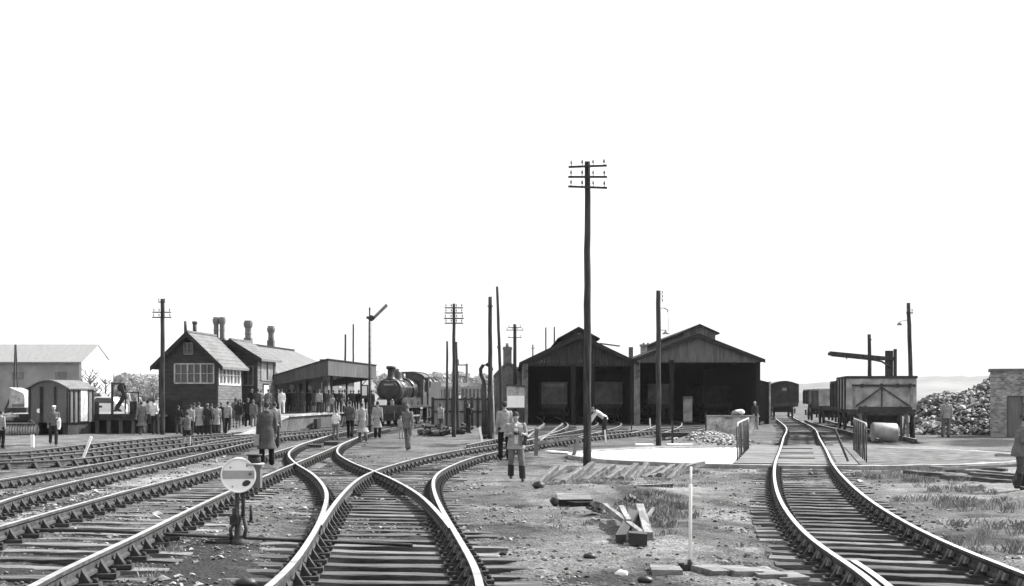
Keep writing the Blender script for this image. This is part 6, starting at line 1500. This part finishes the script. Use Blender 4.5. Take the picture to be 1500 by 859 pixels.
ARCH = {
 'coat_back': figure({'arms': (HANG, HANG), 'stance': .13}, 'coat', hem=.48, flare=1.22, fat=1.1, bag=True),
 'coat': figure({'arms': (HANG, FRONT), 'stance': .1}, 'coat', hem=.5, flare=1.15),
 'coat_walk': figure({'arms': (SWF, SWB), 'step': .75}, 'coat', hem=.46, flare=1.45),
 'jacket': figure({'arms': (HANG, HANG), 'stance': .12}, 'jacket', hem=.84),
 'jacket_front': figure({'arms': (FRONT, FRONT), 'stance': .14, 'head': -.25}, 'jacket', hem=.82, fat=1.05),
 'jacket_walk': figure({'arms': (SWB, SWF), 'step': .8}, 'jacket', hem=.84),
 'photographer': figure({'arms': (CAMH, CAMH), 'stance': .14, 'head': -.1, 'holds': 1}, 'jacket', hem=.84),
 'looking_down': figure({'arms': (FRONT, FRONT), 'stance': .14, 'head': .6, 'lean': .14, 'step': .25, 'holds': 1, 'open': 1, 'boots': 1, 'satchel': 1}, 'jacket', hem=.80, fat=1.2),
 'capman': figure({'arms': (HANG, FRONT), 'step': .45, 'drape': 1}, 'jacket', hem=.86, hat='cap'),
 'boy': figure({'arms': (RAISE, AKIM), 'step': .45}, 'shirt', 'shorts', hem=.88),
 'skirt': figure({'arms': (HANG, FRONT), 'stance': .08}, 'jacket', 'skirt', hem=.84, hair='long'),
 'shirt': figure({'arms': (FRONT, HANG), 'stance': .12}, 'shirt', hem=.92),
 'bending': figure({'arms': (((.02, -.18, -.22), (0, -.1, -.25)), ((.02, -.16, -.24), (0, -.12, -.22))), 'stance': .16, 'lean': .95, 'head': .5}, 'jacket', hem=.86),
 'hatman': figure({'arms': (HANG, FRONT), 'stance': .12}, 'coat', hem=.55, flare=1.1, hat='hat'),
}
m_hairl = mat('hair_white', .3, .8, 0, .3, 60, 0)
def person(a, lab, px, pyb, pyt, rz, top, bottom, hair=m_hair, hat=c_mid, z=None, d=None, group=None, drape=c_light, bag=c_light):
    if d is None:
        x, y = g2w(px, pyb); z = gh(x, y)+.0
    else: y = d; x = xat(px, d); z = gz(x, y) if z is None else z
    H = zat(pyt, y)-z; ht = 1.745 if a != 'bending' else 1.40; sc = H/ht
    # natural sizes only: the depth stays, the height is kept within human limits
    sc = min(1.09, max(.62 if a in ('boy', 'shirt') else .80, sc))
    t = thing('person', lab, 'person', (x, y, z), R_(rz), group); t.scale = (sc, sc, sc); t.rotation_euler = (R_(random.uniform(-2, 2)), R_(random.uniform(-2.5, 2.5)), R_(rz+random.uniform(-12, 12)))
    cm = {'skin': m_skin, 'top': top, 'bottom': bottom, 'shoe': m_shoe, 'hat': hat, 'hair': hair, 'bag': bag, 'camera': m_black, 'drape': drape}
    for nm, (me, kd) in ARCH[a].items():
        if nm == 'bag' and bag is None: continue
        if not me.materials: me.materials.append(m_skin)
        o = bpy.data.objects.new(nm.split('#')[0], me); COL.objects.link(o); o.parent = t; o.material_slots[0].link = 'OBJECT'; o.material_slots[0].material = cm[kd]
    return t
B = 180
person('jacket', 'person in pale jacket and dark trousers cut off by the left edge', 1, 657, 601, 150, c_light, c_black)
person('capman', 'man in white flat cap carrying a pale coat over his arm, far left', 78, 652, 594, 15, c_grey, c_dark, hat=c_white, drape=c_white)
person('coat_walk', 'person in long mottled grey coat at left of the telegraph pole', 208, 637, 588, 200, c_grey, c_mid, bag=None)
person('shirt', 'person in white top and dark trousers right next to the signal box pole', 227, 636, 584, 160, c_white, c_dark)
person('jacket', 'figure in white standing on the loading dock beside the barrel', 186, 0, 587, 170, c_white, c_white, z=.8, d=77)
person('shirt', 'pale figure on the loading dock just right of the barrel', 204, 0, 586, 190, c_white, c_light, z=.8, d=78)
person('boy', 'small boy in shorts with one arm raised, crossing the left rails', 274, 656, 603, 195, c_grey, c_dark)
person('jacket', 'dark-haired person standing directly behind the boy in shorts', 278, 0, 593, 170, c_light, c_dark, d=68)
person('coat', 'person in a long pale raincoat by the signal box front', 293, 637, 589, 205, c_light, c_dark)
person('hatman', 'person in dark overcoat next to the pale raincoat', 305, 637, 592, 170, c_dark, c_dark, hat=c_grey)
person('coat', 'stooping person in light grey mackintosh, third of the lineside crowd', 317, 0, 592, 200, c_light, c_mid, d=72.4)
person('photographer', 'person in dark jacket half hidden in the lineside crowd', 325, 0, 589, 180, c_dark, c_mid, hair=m_hairp, d=73.0)
person('jacket', 'man in pale jacket and dark trousers in the lineside crowd', 333, 0, 588, 160, c_light, c_dark, d=72.2)
person('skirt', 'woman in grey coat and skirt with bare legs in the crowd', 344, 0, 583, 190, c_grey, c_grey, d=73.4, z=.1)
person('shirt', 'slim person in dark clothes between the woman and uniformed man', 354, 0, 584, 170, c_dark, c_dark, hair=m_hairp, d=73.8, z=.13)
person('jacket', 'man in dark uniform jacket with white cap near the platform ramp', 363, 0, 583, B, c_dark, c_black, hair=m_hairp, d=72.2, z=.12)
person('jacket', 'man in mid grey jacket squeezed between boy and pale raincoat', 284, 0, 590, 190, c_mid, c_dark, d=71.8)
person('coat', 'person in grey mackintosh just right of the dark overcoat', 311, 0, 591, 175, c_grey, c_dark, d=73)
person('skirt', 'woman in dark coat second from right of the lineside crowd', 349, 0, 586, 185, c_dark, c_mid, d=72.6, z=.02)
person('jacket', 'man in light suit walking behind the man in dark uniform', 371, 0, 586, 175, c_grey, c_grey, d=70.5, z=.2, hair=m_hairp)
person('photographer', 'person with raised camera left of the small boy', 262, 0, 594, 160, c_dark, c_mid, d=71)
person('coat', 'person in pale coat at far right of those left of the pole', 218, 0, 586, 185, c_light, c_mid, d=72.5)
# on the platform
pf = [('photographer', 'man in a dark suit on the platform ramp top, left one', 369, 573, 200, c_black, c_dark, 71.8), ('shirt', 'pale-dressed person beside the poster on the platform end', 384, 571, 170, c_light, c_grey, 75),
 ('jacket', 'dark-clad person just left of the poster on the wing wall', 377, 574, 150, c_mid, c_dark, 74), ('jacket', 'figure all in white standing alone on the platform', 413, 571, 175, c_white, c_white, 76.5),
 ('coat', 'person in dark coat standing just left of the figure in white', 408, 577, 190, c_dark, c_dark, 78),
 ('coat', 'grey figure in the canopy shade, left of the iron post', 432, 576, 180, c_mid, c_mid, 84), ('hatman', 'grey figure in the canopy shade, right of the iron post', 443, 575, 170, c_mid, c_mid, 83),
 ('jacket', 'person in a light jacket under the middle of the canopy', 467, 573, 165, c_light, c_dark, 80), ('jacket', 'dark figure right behind the light-jacketed person under canopy', 475, 576, 180, c_dark, c_mid, 83),
 ('skirt', 'woman in mid-grey coat under the canopy', 482, 575, 200, c_mid, c_grey, 81), ('jacket', 'dark-suited man under the canopy, behind the child', 489, 575, 180, c_black, c_dark, 84),
 ('photographer', 'dark-suited man with a camera under the canopy', 497, 574, 190, c_dark, c_dark, 83), ('hatman', 'hatted man at the right of the canopy crowd', 506, 576, 170, c_dark, c_dark, 86),
 ('jacket', 'dark-clad man below the framed platform notice, on its left', 526, 577, 180, c_black, c_dark, 86), ('jacket', 'dark-clad man below the framed platform notice, on its right', 538, 577, 170, c_black, c_dark, 87),
 ('coat', 'dim figure deep in the shadow beneath the canopy, near its left end', 452, 578, 180, c_dark, c_dark, 87), ('coat', 'dim figure deep in the shadow beneath the canopy, near its right end', 514, 578, 180, c_mid, c_dark, 90)]
pf += [('jacket', 'person in grey jacket on the ramp, just right of the dark-suited pair', 392, 574, 190, c_grey, c_dark, 73.5), ('hatman', 'hatted figure in the gloom left of the grey pair under the canopy', 424, 577, 185, c_dark, c_dark, 86),
 ('skirt', 'woman in a pale coat among the canopy crowd', 460, 576, 175, c_grey, c_mid, 85), ('shirt', 'fair child standing at the platform edge under the canopy', 486, 584, 170, c_light, c_grey, 79.5),
 ('coat', 'person in pale coat right of the canopy middle, near the edge', 501, 575, 185, c_light, c_dark, 84.5), ('jacket', 'last man of the canopy crowd before the signal post', 518, 577, 180, c_mid, c_dark, 86), ('coat', 'person in mid grey coat half hidden by the semaphore post', 545, 578, 190, c_mid, c_dark, 90)]
for a, lab, px, pyt, rz, tp, bt, dd in pf: person(a, lab, px, 0, pyt, rz, tp, bt, z=PZ+.05*(dd > 71.5), d=dd, hair=random.choice((m_hair, m_hairp)))
person('coat_back', 'man in a long dark overcoat seen from behind, holding a pale bag', 391, 681, 588, 188, c_mid, c_black)
person('jacket', 'man half hidden behind the long dark overcoat', 402, 0, 589, 185, c_light, c_dark, d=52)
person('shirt', 'child in a light top and grey trousers between the rails', 491, 644, 600, 170, c_white, c_grey, hair=m_hairp)
person('jacket_walk', 'man in grey jacket and black trousers stepping over the rails', 513, 642, 587, 172, c_mid, c_black)
person('coat_walk', 'walking person in a long pale open raincoat, back turned', 532, 648, 590, 190, c_light, c_mid)
person('coat', 'person in a pale knee-length coat standing before the engine', 553, 642, 588, 180, c_light, c_black)
person('shirt', 'small child in pale clothes beside the engine buffers', 588, 643, 610, 170, c_light, c_light, hair=m_hairp)
person('jacket_walk', 'walking youth in mottled clothes in front of the engine wheels', 598, 660, 592, 178, c_grey, c_grey, hair=m_hairp)
person('jacket_walk', 'man in pale jacket leaning forward as he walks by the fence', 646, 634, 591, 150, c_light, c_mid)
person('photographer', 'man in black jacket raising a camera beside the white stake', 686, 634, 591, 120, c_black, c_dark)
person('jacket', 'man in pale jacket and black trousers walking away, back turned', 739, 674, 588, 186, c_light, c_black)
person('looking_down', 'man looking down at his camera, light open jacket and baggy trousers', 757, 704, 603, 5, c_light, c_grey, hair=m_hair, drape=c_white)
person('bending', 'man in pale shirt bending over the shed tracks by tall pole', 886, 640, 598, -80, c_white, c_dark, hair=m_hairp)
person('jacket', 'small figure with white hair and dark jacket beyond the turntable rubble', 1107, 629, 588, 20, c_dark, c_light, hair=m_hairl)
person('jacket', 'man in pale clothes standing against the rubble heap', 1385, 641, 582, 160, c_light, c_grey, hair=m_hairp)
person('looking_down', 'stooping man in grey jacket cut off by the right edge', 1493, 722, 609, 70, c_grey, c_mid, bag=None)
